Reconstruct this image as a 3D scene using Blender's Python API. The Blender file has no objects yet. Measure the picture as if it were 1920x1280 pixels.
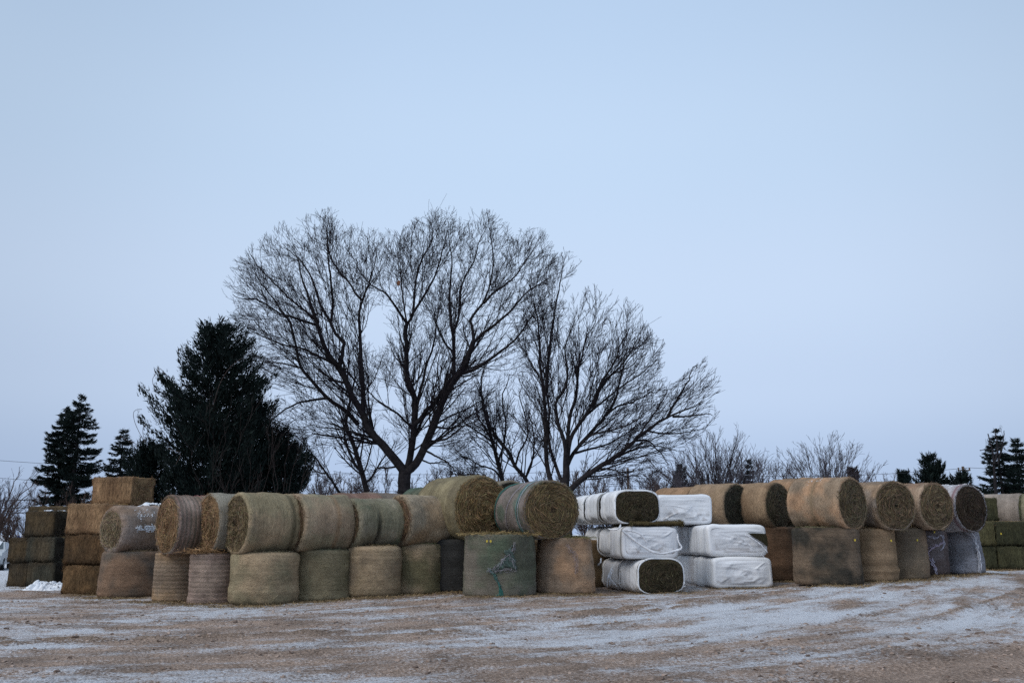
import bpy, math, random
import numpy as np
from math import sin, cos, tan, atan, atan2, pi, radians

random.seed(7)
RNG = np.random.default_rng(11)
sc = bpy.context.scene
COL = sc.collection

# ------------------------------------------------------------------ camera, sky, sun, exposure
F = 1706.67
EYE = 1.65
PITCH = atan(360.0 / F)
cam_d = bpy.data.cameras.new('camera')
cam_d.sensor_width = 36.0
cam_d.lens = 32.0
cam_d.clip_start = 0.1
cam_d.clip_end = 4000
cam = bpy.data.objects.new('camera', cam_d)
COL.objects.link(cam)
cam.location = (0, 0, EYE)
cam.rotation_euler = (pi / 2 + PITCH, 0, 0)
sc.camera = cam

SUN_EL, SUN_AZ = radians(44), radians(-128)      # azimuth from +y towards +x: behind the camera, to the left
world = bpy.data.worlds.new('World')
sc.world = world
world.use_nodes = True
nt = world.node_tree
nt.nodes.clear()
N = nt.nodes.new
Lk = nt.links.new
w_out = N('ShaderNodeOutputWorld')
sky = N('ShaderNodeTexSky')
sky.sky_type = 'NISHITA'
sky.sun_disc = False
sky.sun_elevation = SUN_EL
sky.sun_rotation = SUN_AZ
sky.air_density = 1.0
sky.dust_density = 4.0
bg1 = N('ShaderNodeBackground')
bg1.inputs['Strength'].default_value = 0.05
Lk(sky.outputs[0], bg1.inputs['Color'])
# overcast cloud deck: a soft pale blue, brighter well above the horizon in front
tc = N('ShaderNodeTexCoord')
sep = N('ShaderNodeSeparateXYZ')
Lk(tc.outputs['Generated'], sep.inputs[0])
ramp = N('ShaderNodeValToRGB')
Lk(sep.outputs['Z'], ramp.inputs[0])
cr = ramp.color_ramp
cr.interpolation = 'EASE'
SKY = [(0.0, (.39, .505, .73)), (0.06, (.45, .575, .795)), (0.15, (.53, .655, .862)), (0.25, (.56, .69, .89)),
       (0.40, (.525, .675, .88)), (0.55, (.485, .64, .86)), (1.0, (.52, .67, .88))]
while len(cr.elements) < len(SKY):
    cr.elements.new(0.5)
for e, (p, c) in zip(cr.elements, SKY):
    e.position = p
    e.color = (*c, 1)
vm = N('ShaderNodeVectorMath')
vm.operation = 'DOT_PRODUCT'
gd = np.array([0.05, 0.95, 0.20]); gd /= np.linalg.norm(gd)
vm.inputs[1].default_value = tuple(gd)
Lk(tc.outputs['Generated'], vm.inputs[0])
mr = N('ShaderNodeMapRange')
mr.interpolation_type = 'SMOOTHSTEP'
mr.inputs['From Min'].default_value = 0.80
mr.inputs['From Max'].default_value = 1.0
mr.inputs['To Min'].default_value = 0.86
mr.inputs['To Max'].default_value = 1.04
Lk(vm.outputs['Value'], mr.inputs['Value'])
nz = N('ShaderNodeTexNoise')
nz.inputs['Scale'].default_value = 1.6
nz.inputs['Detail'].default_value = 3
Lk(tc.outputs['Generated'], nz.inputs['Vector'])
mr2 = N('ShaderNodeMapRange')
mr2.inputs['To Min'].default_value = 0.96
mr2.inputs['To Max'].default_value = 1.04
Lk(nz.outputs[0], mr2.inputs['Value'])
mm = N('ShaderNodeMath'); mm.operation = 'MULTIPLY'
Lk(mr.outputs[0], mm.inputs[0]); Lk(mr2.outputs[0], mm.inputs[1])
bg2 = N('ShaderNodeBackground')
Lk(ramp.outputs[0], bg2.inputs['Color'])
Lk(mm.outputs[0], bg2.inputs['Strength'])
mix = N('ShaderNodeMixShader')
mix.inputs[0].default_value = 0.93
Lk(bg1.outputs[0], mix.inputs[1]); Lk(bg2.outputs[0], mix.inputs[2])
Lk(mix.outputs[0], w_out.inputs[0])

sun_d = bpy.data.lights.new('sun', 'SUN')
sun_d.energy = 1.5
sun_d.angle = radians(28)
sun_d.color = (1.0, 0.95, 0.90)
sun = bpy.data.objects.new('sun', sun_d)
COL.objects.link(sun)
sd = np.array([sin(SUN_AZ) * cos(SUN_EL), cos(SUN_AZ) * cos(SUN_EL), sin(SUN_EL)])
from mathutils import Vector
sun.rotation_euler = Vector(sd).to_track_quat('Z', 'Y').to_euler()
sc.view_settings.view_transform = 'Standard'
sc.view_settings.look = 'None'
sc.view_settings.exposure = 0.08
sc.view_settings.gamma = 1.0
sc.view_settings.use_curve_mapping = False
sc.cycles.max_bounces = 4
sc.cycles.diffuse_bounces = 2
sc.cycles.use_denoising = False
sc.cycles.sample_clamp_indirect = 3.0

# ------------------------------------------------------------------ camera geometry helpers
def ray(px, py):
    cx = (px - 960) / F
    cy = (640 - py) / F
    dy = cos(PITCH) - cy * sin(PITCH)
    return cx / dy, (sin(PITCH) + cy * cos(PITCH)) / dy

def at(px, py, Y):
    a, b = ray(px, py)
    return np.array([a * Y, Y, EYE + b * Y])

# ------------------------------------------------------------------ noise
def _h(ix, iy, iz, seed):
    h = (ix.astype(np.uint32) * np.uint32(374761393) + iy.astype(np.uint32) * np.uint32(668265263)
         + iz.astype(np.uint32) * np.uint32(2246822519) + np.uint32((seed * 3266489917) & 0xffffffff))
    h = (h ^ (h >> np.uint32(13))) * np.uint32(1274126177)
    h = (h ^ (h >> np.uint32(16))) * np.uint32(2654435761)
    h = h ^ (h >> np.uint32(15))
    return h.astype(np.float64) / 4294967296.0

def vnoise(P, seed=0):
    P = np.asarray(P, float)
    i = np.floor(P).astype(np.int64)
    f = P - i
    f = f * f * (3 - 2 * f)
    out = 0
    for dx in (0, 1):
        for dy in (0, 1):
            for dz in (0, 1):
                w = (f[..., 0] if dx else 1 - f[..., 0]) * (f[..., 1] if dy else 1 - f[..., 1]) * (f[..., 2] if dz else 1 - f[..., 2])
                out = out + w * _h(i[..., 0] + dx, i[..., 1] + dy, i[..., 2] + dz, seed)
    return out * 2 - 1

def fbm(P, seed=0, oct=4, gain=.5):
    P = np.asarray(P, float)
    s, a, t = 0, 1, 0
    for k in range(oct):
        s = s + a * vnoise(P * (2.03 ** k), seed + 17 * k)
        t += a
        a *= gain
    return s / t

def sstep(x, a, b):
    t = np.clip((x - a) / (b - a), 0, 1)
    return t * t * (3 - 2 * t)

# ------------------------------------------------------------------ mesh helpers
def mesh_np(name, V, Q=None, T=None, col=None, bco=None, smooth=True, extra=None):
    V = np.asarray(V, float).reshape(-1, 3)
    me = bpy.data.meshes.new(name)
    me.vertices.add(len(V))
    me.vertices.foreach_set('co', V.ravel())
    idx, tot = [], []
    if Q is not None and len(Q):
        Q = np.asarray(Q, np.int32).reshape(-1, 4)
        idx.append(Q.ravel()); tot.append(np.full(len(Q), 4, np.int32))
    if T is not None and len(T):
        T = np.asarray(T, np.int32).reshape(-1, 3)
        idx.append(T.ravel()); tot.append(np.full(len(T), 3, np.int32))
    idx = np.concatenate(idx).astype(np.int32); tot = np.concatenate(tot)
    me.loops.add(len(idx)); me.loops.foreach_set('vertex_index', idx)
    me.polygons.add(len(tot))
    st = np.zeros(len(tot), np.int32); st[1:] = np.cumsum(tot)[:-1]
    me.polygons.foreach_set('loop_start', st)
    me.polygons.foreach_set('loop_total', tot)
    me.polygons.foreach_set('use_smooth', np.full(len(tot), smooth, bool))
    if col is not None:
        c = np.ones((len(V), 4)); c[:, :3] = np.clip(np.broadcast_to(col, (len(V), 3)), 0, 1)
        a = me.attributes.new('col', 'FLOAT_COLOR', 'POINT'); a.data.foreach_set('color', c.ravel())
    if bco is not None:
        a = me.attributes.new('bco', 'FLOAT_VECTOR', 'POINT'); a.data.foreach_set('vector', np.asarray(bco, float).ravel())
    for k, v in (extra or {}).items():
        a = me.attributes.new(k, 'FLOAT', 'POINT'); a.data.foreach_set('value', np.asarray(v, float).ravel())
    me.update(calc_edges=True)
    me.validate()
    return me

def link(name, me, mat=None, parent=None, loc=None, rotz=None):
    o = bpy.data.objects.new(name, me)
    COL.objects.link(o)
    if mat is not None and me is not None and not me.materials:
        me.materials.append(mat)
    if parent is not None:
        o.parent = parent
    if loc is not None:
        o.location = tuple(float(v) for v in loc)
    if rotz is not None:
        o.rotation_euler = (0, 0, rotz)
    return o

def tag(o, label=None, cat=None, group=None, kind=None):
    if label: o['label'] = label
    if cat: o['category'] = cat
    if group: o['group'] = group
    if kind: o['kind'] = kind
    return o

def thing(name, loc, rotz, label, cat, group=None):
    return tag(link(name, None, None, None, loc, rotz), label, cat, group)

def box_geo(c, s, r=None):
    c = np.array(c, float); s = np.array(s, float) / 2
    V = np.array([[x, y, z] for x in (-1, 1) for y in (-1, 1) for z in (-1, 1)], float) * s
    if r is not None:
        V = V @ np.array([[cos(r), sin(r), 0], [-sin(r), cos(r), 0], [0, 0, 1]])
    Q = np.array([[0, 1, 3, 2], [4, 6, 7, 5], [0, 4, 5, 1], [2, 3, 7, 6], [0, 2, 6, 4], [1, 5, 7, 3]])
    return V + c, Q

def merge(parts):
    Vs, Qs, o = [], [], 0
    for V, Q in parts:
        Vs.append(V); Qs.append(np.asarray(Q) + o); o += len(V)
    return np.concatenate(Vs), np.concatenate(Qs)

def tubes(P, R, S):
    """P (K,N,3) polylines, R (K,N) radii, S sides -> verts, quads"""
    P = np.asarray(P, float); R = np.asarray(R, float)
    K, Nn, _ = P.shape
    Tn = np.gradient(P, axis=1)
    Tn /= np.linalg.norm(Tn, axis=2, keepdims=True) + 1e-9
    main = P[:, -1] - P[:, 0] + 1e-6
    ref = np.where(np.abs(main[:, 2:3]) > .8 * np.linalg.norm(main, axis=1, keepdims=True), np.array([[1., 0, 0]]), np.array([[0, 0, 1.]]))
    A = np.cross(Tn, ref[:, None, :]); A /= np.linalg.norm(A, axis=2, keepdims=True) + 1e-9
    B = np.cross(Tn, A)
    ang = np.arange(S) * 2 * pi / S
    V = P[:, :, None, :] + R[:, :, None, None] * (A[:, :, None, :] * np.cos(ang)[None, None, :, None] + B[:, :, None, :] * np.sin(ang)[None, None, :, None])
    base = np.arange(K)[:, None, None] * Nn * S + np.arange(Nn - 1)[None, :, None] * S
    i = np.arange(S)[None, None, :]; j = (i + 1) % S
    Q = np.stack([base + i, base + j, base + S + j, base + S + i], -1).reshape(-1, 4)
    return V.reshape(-1, 3), Q

def resample(pts, n):
    pts = np.asarray(pts, float)
    # Catmull-Rom through the points
    P = np.vstack([2 * pts[0] - pts[1], pts, 2 * pts[-1] - pts[-2]])
    d = np.linalg.norm(np.diff(pts, axis=0), axis=1); s = np.concatenate([[0], np.cumsum(d)])
    t = np.linspace(0, s[-1], n)
    k = np.clip(np.searchsorted(s, t, side='right') - 1, 0, len(pts) - 2)
    u = ((t - s[k]) / (d[k] + 1e-9))[:, None]
    p0, p1, p2, p3 = P[k], P[k + 1], P[k + 2], P[k + 3]
    return .5 * ((2 * p1) + (-p0 + p2) * u + (2 * p0 - 5 * p1 + 4 * p2 - p3) * u ** 2 + (-p0 + 3 * p1 - 3 * p2 + p3) * u ** 3)

# ------------------------------------------------------------------ materials
def newmat(name):
    m = bpy.data.materials.new(name); m.use_nodes = True
    t = m.node_tree; b = t.nodes['Principled BSDF']
    return m, t, b, t.nodes.new, t.links.new

def attr(n, name):
    a = n('ShaderNodeAttribute'); a.attribute_name = name; return a

def hay_mat(name, scale3, lo, hi, bump, rough=.95, fine=1.0):
    m, t, b, n, l = newmat(name)
    c = attr(n, 'col'); bc = attr(n, 'bco')
    mp = n('ShaderNodeMapping'); mp.inputs['Scale'].default_value = scale3
    oi = n('ShaderNodeObjectInfo')
    add = n('ShaderNodeVectorMath'); add.operation = 'ADD'
    mul = n('ShaderNodeMath'); mul.operation = 'MULTIPLY'; mul.inputs[1].default_value = 50
    l(oi.outputs['Random'], mul.inputs[0])
    l(bc.outputs['Vector'], mp.inputs['Vector'])
    l(mp.outputs[0], add.inputs[0]); l(mul.outputs[0], add.inputs[1])
    nz = n('ShaderNodeTexNoise'); nz.inputs['Scale'].default_value = 1.0; nz.inputs['Detail'].default_value = 5; nz.inputs['Roughness'].default_value = .72
    l(add.outputs[0], nz.inputs['Vector'])
    n2 = n('ShaderNodeTexNoise'); n2.inputs['Scale'].default_value = 75 * fine; n2.inputs['Detail'].default_value = 3; n2.inputs['Roughness'].default_value = .8
    l(bc.outputs['Vector'], n2.inputs['Vector'])
    av = n('ShaderNodeMath'); av.operation = 'ADD'; l(nz.outputs[0], av.inputs[0]); l(n2.outputs[0], av.inputs[1])
    mr = n('ShaderNodeMapRange'); mr.inputs['From Min'].default_value = .72; mr.inputs['From Max'].default_value = 1.28
    mr.inputs['To Min'].default_value = lo; mr.inputs['To Max'].default_value = hi
    l(av.outputs[0], mr.inputs['Value'])
    mx = n('ShaderNodeVectorMath'); mx.operation = 'SCALE'
    l(c.outputs['Color'], mx.inputs[0]); l(mr.outputs[0], mx.inputs['Scale'])
    l(mx.outputs[0], b.inputs['Base Color'])
    bp = n('ShaderNodeBump'); bp.inputs['Strength'].default_value = bump; bp.inputs['Distance'].default_value = .03
    l(av.outputs[0], bp.inputs['Height']); l(bp.outputs[0], b.inputs['Normal'])
    b.inputs['Roughness'].default_value = rough
    b.inputs['Specular IOR Level'].default_value = .15
    return m

# bco = (distance along the strands, across, radial)
M_NET = hay_mat('net_wrapped_hay', (18, 60, 22), .48, 1.5, .8)
M_END = hay_mat('cut_hay_end', (7, 60, 40), .25, 1.8, 1.0)
M_CUT = hay_mat('baled_straw', (40, 18, 26), .25, 1.8, 1.0)

def colmat(name, rough=.8, spec=.2):
    m, t, b, n, l = newmat(name)
    c = attr(n, 'col'); l(c.outputs['Color'], b.inputs['Base Color'])
    b.inputs['Roughness'].default_value = rough; b.inputs['Specular IOR Level'].default_value = spec
    return m
M_STRAW = colmat('loose_straw_strands', .7, .25)
M_CORD = colmat('net_and_twine', .5, .3)

def plastic_mat():
    m, t, b, n, l = newmat('white_bale_plastic')
    c = attr(n, 'col'); bc = attr(n, 'bco')
    mp = n('ShaderNodeMapping'); mp.inputs['Scale'].default_value = (1.6, 15, 4)
    l(bc.outputs['Vector'], mp.inputs['Vector'])
    nz = n('ShaderNodeTexNoise'); nz.inputs['Scale'].default_value = 1; nz.inputs['Detail'].default_value = 4
    l(mp.outputs[0], nz.inputs['Vector'])
    n2 = n('ShaderNodeTexNoise'); n2.inputs['Scale'].default_value = 9; n2.inputs['Detail'].default_value = 6; n2.inputs['Distortion'].default_value = 1.5
    l(bc.outputs['Vector'], n2.inputs['Vector'])
    mr = n('ShaderNodeMapRange'); mr.inputs['From Min'].default_value = .3; mr.inputs['From Max'].default_value = .7
    mr.inputs['To Min'].default_value = .80; mr.inputs['To Max'].default_value = 1.04
    l(nz.outputs[0], mr.inputs['Value'])
    mx = n('ShaderNodeVectorMath'); mx.operation = 'SCALE'
    l(c.outputs['Color'], mx.inputs[0]); l(mr.outputs[0], mx.inputs['Scale']); l(mx.outputs[0], b.inputs['Base Color'])
    ad = n('ShaderNodeMath'); ad.operation = 'ADD'; l(nz.outputs[0], ad.inputs[0]); l(n2.outputs[0], ad.inputs[1])
    bp = n('ShaderNodeBump'); bp.inputs['Strength'].default_value = .55; bp.inputs['Distance'].default_value = .014
    l(ad.outputs[0], bp.inputs['Height']); l(bp.outputs[0], b.inputs['Normal'])
    b.inputs['Roughness'].default_value = .42
    b.inputs['Subsurface Weight'].default_value = 0.0
    return m
M_PLAS = plastic_mat()

def simple(name, rgb, rough=.8, spec=.3, nscale=None, amt=.3, bump=0, metallic=0):
    m, t, b, n, l = newmat(name)
    b.inputs['Base Color'].default_value = (*rgb, 1)
    b.inputs['Roughness'].default_value = rough; b.inputs['Specular IOR Level'].default_value = spec
    b.inputs['Metallic'].default_value = metallic
    if nscale:
        g = n('ShaderNodeTexCoord')
        nz = n('ShaderNodeTexNoise'); nz.inputs['Scale'].default_value = nscale; nz.inputs['Detail'].default_value = 5
        l(g.outputs['Object'], nz.inputs['Vector'])
        mr = n('ShaderNodeMapRange'); mr.inputs['From Min'].default_value = .3; mr.inputs['From Max'].default_value = .7
        mr.inputs['To Min'].default_value = 1 - amt; mr.inputs['To Max'].default_value = 1 + amt
        l(nz.outputs[0], mr.inputs['Value'])
        mx = n('ShaderNodeVectorMath'); mx.operation = 'SCALE'; mx.inputs[0].default_value = rgb
        l(mr.outputs[0], mx.inputs['Scale']); l(mx.outputs[0], b.inputs['Base Color'])
        if bump:
            bp = n('ShaderNodeBump'); bp.inputs['Strength'].default_value = bump; bp.inputs['Distance'].default_value = .02
            l(nz.outputs[0], bp.inputs['Height']); l(bp.outputs[0], b.inputs['Normal'])
    return m
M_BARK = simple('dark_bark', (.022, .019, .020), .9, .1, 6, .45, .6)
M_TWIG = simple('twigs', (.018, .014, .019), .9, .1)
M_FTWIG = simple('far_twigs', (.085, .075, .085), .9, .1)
M_BRUSH = simple('brown_brush', (.075, .052, .045), .9, .1)
M_VINE = simple('dark_saplings', (.045, .034, .032), .9, .1)
M_SNOW = simple('snow', (.80, .83, .87), .6, .2, 14, .06, .4)
M_WOOD = simple('weathered_pole', (.10, .075, .06), .9, .1, 8, .3)
M_WIRE = simple('wire', (.03, .03, .035), .6, .3)
M_PAINT = simple('pale_car_paint', (.50, .53, .55), .35, .5)
M_GLASS = simple('dark_glass', (.06, .08, .09), .08, .6)
M_TYRE = simple('rubber', (.02, .02, .02), .8, .2)
M_BLUE = simple('blue_plastic', (.03, .13, .42), .5, .4)
M_TAG = simple('yellow_tag', (.62, .47, .05), .5, .4)
M_LEAF = simple('dry_leaf', (.20, .08, .04), .8, .2)

def needle_mat():
    m, t, b, n, l = newmat('dark_needles')
    c = attr(n, 'col'); l(c.outputs['Color'], b.inputs['Base Color'])
    b.inputs['Roughness'].default_value = .8; b.inputs['Specular IOR Level'].default_value = .12
    return m
M_NEED = needle_mat()

# ------------------------------------------------------------------ bale table (pixels of the photograph -> metres)
def standing_place(xl, xr, yt, yb, h):
    pc = (xl + xr) / 2
    tb, tt = ray(pc, yb)[1], ray(pc, yt)[1]
    Yf = h / (tt - tb)
    zg = EYE + Yf * tb
    ym = (yt + yb) / 2
    al, ar = ray(xl, ym)[0], ray(xr, ym)[0]
    w = ar - al
    R = w * Yf / (2 - w)
    Yc = Yf + R
    return dict(x=Yc * (al + ar) / 2, y=Yc, z=zg, R=R, h=h)

ST = {}
def S(k, xl, xr, yt, yb, h):
    ST[k] = standing_place(xl, xr, yt, yb, h)
S('B1', 189, 303, 1035, 1121, 1.20)
S('B2', 290, 380, 1037, 1129, 1.20)
S('B3', 357, 452, 1038, 1134, 1.20)
S('B4', 433, 559, 1037, 1136, 1.20)
S('B5', 546, 659, 1032, 1127, 1.20)
S('B6', 646, 752, 1025, 1120, 1.22)
S('B7', 736, 833, 1021, 1115, 1.25)
S('B8', 805, 905, 1012, 1110, 1.32)
S('B9', 870, 1004, 1003, 1119, 1.45)
S('B10', 1003, 1114, 1009, 1114, 1.36)
S('RB1', 1405, 1497, 988, 1090, 1.60)
S('RB2', 1489, 1611, 990, 1098, 1.45)
S('RB3', 1585, 1678, 992, 1091, 1.38)
S('RB4', 1650, 1736, 991, 1087, 1.38)
S('RB5', 1706, 1776, 995, 1078, 1.22)
S('RB6', 1768, 1841, 995, 1076, 1.22)

ST0 = dict(ST)
ANCH = [(v['x'], v['y'] - v['R'], v['z']) for v in ST.values()]
# square stacks and wrapped stacks, near corner at ground level
def ganch(px, py, Y):
    p = at(px, py, Y); ANCH.append(tuple(p)); return p
P_A = ganch(196, 1116, 26.7)
P_B = ganch(100, 1101, 29.7)
P_W5 = ganch(1235, 1111, 24.5)
P_W6 = ganch(1390, 1102, 25.7)
P_RS = ganch(1860, 1068, 31.0)
ANCH += [(-11, 12, 0), (-4, 10, 0), (3, 10, 0), (9, 12, 0.05), (-16, 20, -.02), (-20, 26, -.05), (-12, 16, -.0), (0, 15, .02), (-6, 15, 0),
         (7, 15, .12), (14, 20, .36), (22, 30, .6), (18, 24, .5), (-23, 36, -.15), (-30, 50, -.25), (10, 34, .5), (0, 34, .25), (-8, 32, .0)]
ANCH = np.array(ANCH)

def ghz(x, y):
    x = np.asarray(x, float); y = np.asarray(y, float)
    num = np.zeros(np.broadcast(x, y).shape); den = num + 1e-6
    for ax, ay, az in ANCH:
        d2 = (x - ax) ** 2 + ((y - ay)) ** 2
        w = 1 / (d2 + .15) ** 1.5
        num = num + w * az; den = den + w
    g = num / den
    far = sstep(np.hypot(x, y - 20), 25, 60)
    base = -.2 * sstep(-x, 5, 30) + .25 * sstep(x, -5, 20)
    return g * (1 - far) + base * far

# ------------------------------------------------------------------ ground
CTR = (-10.0, 36.0)
def ground():
    def axis(lo, hi, step, far, grow=1.16):
        a = list(np.arange(lo, hi, step))
        s, v = step, a[-1]
        while v < far[1]:
            s = min(s * grow, 60); v += s; a.append(v)
        s, v, pre = step, lo, []
        while v > far[0]:
            s = min(s * grow, 60); v -= s; pre.append(v)
        return np.array(pre[::-1] + a)
    xs = axis(-15, 18.5, .085, (-900, 900))
    ys = axis(8.8, 27.5, .085, (-60, 1500))
    X, Y = np.meshgrid(xs, ys)
    rr = np.hypot(X - CTR[0], Y - CTR[1]); th = np.arctan2(X - CTR[0], CTR[1] - Y) * 30
    Z = ghz(X, Y)
    near = 1 - sstep(np.hypot(X, Y - 15), 20, 34)
    P = np.stack([rr, th, 0 * X], -1)
    ruts = fbm(P * [1.1, .05, 1] + 3, 5, 4, .6)
    ruts2 = fbm(P * [3.2, .22, 1] + 9, 8, 3, .6)
    lump = fbm(np.stack([X, Y, 0 * X], -1) * 2.2, 21, 4, .65)
    fine = vnoise(np.stack([X, Y, 0 * X], -1) * 8.5, 31)
    edge = np.clip(1 - np.abs(vnoise(P * [.9, .05, 1] + 40, 44)) * 8, 0, 1)
    tread = edge * (vnoise(P * [5, 3.2, 1], 50) * .5 + .5)
    Z = Z + near * (ruts * .030 + ruts2 * .018 + lump * .016 + fine * .007 + tread * .045)
    # snow cover
    sn = .62 * fbm(P * [.30, .13, 1] + 17, 61, 3, .6) + .55 * fbm(P * [1.1, .34, 1], 71, 4, .62) + .42 * fbm(P * [3.0, .5, 1] + 7, 77, 3, .6) + .28 * fbm(np.stack([X, Y, 0 * X], -1) * 3.1, 81, 4, .7)
    macro = .02 + .22 * np.exp(-((rr - 21.7) / 1.3) ** 2) + .06 * np.exp(-((rr - 25.6) / 1.4) ** 2) * sstep(X, -2, 5) - .04 * sstep(-Y, -13.2, -9.5) \
        + .30 * np.exp(-((X + 11.5) ** 2 / 20 + (Y - 19.5) ** 2 / 3.5)) + .12 * np.exp(-((X + 1) ** 2 / 30 + (Y - 14.3) ** 2 / 1.5)) \
        + .10 * np.exp(-((X - 7) ** 2 / 18 + (Y - 15.5) ** 2 / 4))
    fr = np.array(sorted((a_[0], a_[1]) for a_ in ANCH[:len(ST0) + 5]))
    foot = np.interp(X, fr[:, 0], fr[:, 1]) - Y
    macro = macro + .34 * np.exp(-((foot - .85) / .75) ** 2) * (.6 + .4 * vnoise(np.stack([X * .6, 0 * X, 0 * X], -1), 33)) * (np.abs(X) < 17)
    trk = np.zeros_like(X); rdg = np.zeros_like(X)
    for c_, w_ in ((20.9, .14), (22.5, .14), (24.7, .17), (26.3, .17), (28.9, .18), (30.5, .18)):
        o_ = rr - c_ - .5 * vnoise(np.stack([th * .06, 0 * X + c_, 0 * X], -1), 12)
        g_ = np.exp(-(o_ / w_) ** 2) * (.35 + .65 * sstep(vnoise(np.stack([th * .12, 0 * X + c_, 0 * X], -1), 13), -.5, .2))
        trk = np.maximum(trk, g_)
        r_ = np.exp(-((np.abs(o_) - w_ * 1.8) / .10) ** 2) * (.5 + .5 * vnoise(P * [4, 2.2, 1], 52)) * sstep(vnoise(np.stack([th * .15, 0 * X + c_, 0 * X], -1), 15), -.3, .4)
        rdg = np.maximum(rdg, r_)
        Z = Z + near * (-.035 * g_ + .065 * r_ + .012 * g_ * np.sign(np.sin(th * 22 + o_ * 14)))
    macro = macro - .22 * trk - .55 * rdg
    field = sstep(Y - (30 + .35 * np.abs(X)), -3, 5) + sstep(-X - 14.5 - (27 - Y) * .3, 0, 2.5) * sstep(Y, 21, 25)
    snow = sn + macro - .04 - tread * .5 + field * 1.5
    far_s = np.hypot(X, Y - 15) > 34
    snow = np.where(far_s, 1.0, snow)
    nx, ny = len(xs), len(ys)
    V = np.stack([X, Y, Z], -1).reshape(-1, 3)
    i = np.arange(ny - 1)[:, None] * nx + np.arange(nx - 1)[None, :]
    Q = np.stack([i, i + 1, i + nx + 1, i + nx], -1).reshape(-1, 4)
    bco = np.stack([rr, th, X], -1).reshape(-1, 3)
    # dark wet hay litter close to the stacks
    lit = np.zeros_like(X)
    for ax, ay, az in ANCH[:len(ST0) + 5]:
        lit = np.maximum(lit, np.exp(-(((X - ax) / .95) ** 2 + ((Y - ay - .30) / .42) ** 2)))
    m, t, b, n, l = newmat('frosty_dirt_yard')
    a_s = attr(n, 'snow'); a_b = attr(n, 'bco'); a_litter_shade = attr(n, 'litter')
    geo = n('ShaderNodeNewGeometry')
    mp = n('ShaderNodeMapping'); mp.inputs['Scale'].default_value = (4.0, 2.2, 0); l(a_b.outputs['Vector'], mp.inputs['Vector'])
    n1 = n('ShaderNodeTexNoise'); n1.inputs['Scale'].default_value = 1; n1.inputs['Detail'].default_value = 7; n1.inputs['Roughness'].default_value = .72
    l(mp.outputs[0], n1.inputs['Vector'])
    n2 = n('ShaderNodeTexNoise'); n2.inputs['Scale'].default_value = 22; n2.inputs['Detail'].default_value = 6; n2.inputs['Roughness'].default_value = .75
    l(geo.outputs['Position'], n2.inputs['Vector'])
    n3 = n('ShaderNodeTexNoise'); n3.inputs['Scale'].default_value = .9; n3.inputs['Detail'].default_value = 5
    l(geo.outputs['Position'], n3.inputs['Vector'])
    def M(op, a, b_, c_=None):
        q = n('ShaderNodeMath'); q.operation = op
        for k, v in enumerate((a, b_, c_)):
            if v is None: continue
            if isinstance(v, (int, float)): q.inputs[k].default_value = v
            else: l(v, q.inputs[k])
        return q.outputs[0]
    s = M('ADD', a_s.outputs['Fac'], M('MULTIPLY', M('SUBTRACT', n1.outputs[0], .5), 1.25))
    s = M('ADD', s, M('MULTIPLY', M('SUBTRACT', n2.outputs[0], .5), 2.5))
    s = M('SUBTRACT', s, M('MULTIPLY', a_litter_shade.outputs['Fac'], .55))
    mr = n('ShaderNodeMapRange'); mr.inputs['From Min'].default_value = -.22; mr.inputs['From Max'].default_value = .62
    mr.interpolation_type = 'SMOOTHSTEP'
    mr.inputs['To Max'].default_value = .93
    l(s, mr.inputs['Value'])
    dr = n('ShaderNodeValToRGB'); l(n2.outputs[0], dr.inputs[0])
    e = dr.color_ramp.elements
    e[0].position = .33; e[0].color = (.14, .10, .075, 1); e[1].position = .64; e[1].color = (.64, .51, .42, 1)
    x = dr.color_ramp.elements.new(.5); x.color = (.39, .30, .24, 1)
    d2 = n('ShaderNodeMix'); d2.data_type = 'RGBA'; d2.blend_type = 'MULTIPLY'
    d2.inputs[0].default_value = 1
    r3 = n('ShaderNodeValToRGB'); l(n3.outputs[0], r3.inputs[0])
    r3.color_ramp.elements[0].position = .35; r3.color_ramp.elements[0].color = (.62, .58, .55, 1)
    r3.color_ramp.elements[1].position = .62; r3.color_ramp.elements[1].color = (1.12, 1.05, 1.0, 1)
    l(dr.outputs[0], d2.inputs[6]); l(r3.outputs[0], d2.inputs[7])
    hay = n('ShaderNodeMix'); hay.data_type = 'RGBA'; l(M('MULTIPLY', a_litter_shade.outputs['Fac'], .75), hay.inputs[0])  # darkens hay litter, and paints shade along the rut ridges
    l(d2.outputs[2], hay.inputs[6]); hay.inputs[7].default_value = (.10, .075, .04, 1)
    mx = n('ShaderNodeMix'); mx.data_type = 'RGBA'; l(mr.outputs[0], mx.inputs[0])
    l(hay.outputs[2], mx.inputs[6]); mx.inputs[7].default_value = (.74, .76, .80, 1)
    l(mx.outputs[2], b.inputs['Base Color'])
    b.inputs['Roughness'].default_value = .85; b.inputs['Specular IOR Level'].default_value = .2
    vo = n('ShaderNodeTexVoronoi'); vo.inputs['Scale'].default_value = 26; l(geo.outputs['Position'], vo.inputs['Vector'])
    hh = M('ADD', M('MULTIPLY', n2.outputs[0], 1.0), M('MULTIPLY', vo.outputs['Distance'], -.5))
    hh = M('ADD', hh, M('MULTIPLY', n1.outputs[0], .8))
    bp = n('ShaderNodeBump'); bp.inputs['Strength'].default_value = 1.0; bp.inputs['Distance'].default_value = .06
    l(hh, bp.inputs['Height']); l(bp.outputs[0], b.inputs['Normal'])
    me = mesh_np('ground', V, Q, bco=bco, extra={'snow': snow.ravel(), 'litter': np.maximum(lit, .55 * rdg).ravel()})  # litter mask also carries painted shade of the wheel-rut ridges
    g = link('ground', me, m)
    tag(g, 'frozen brown dirt yard streaked with thin snow and wheel ruts', kind='structure')
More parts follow.
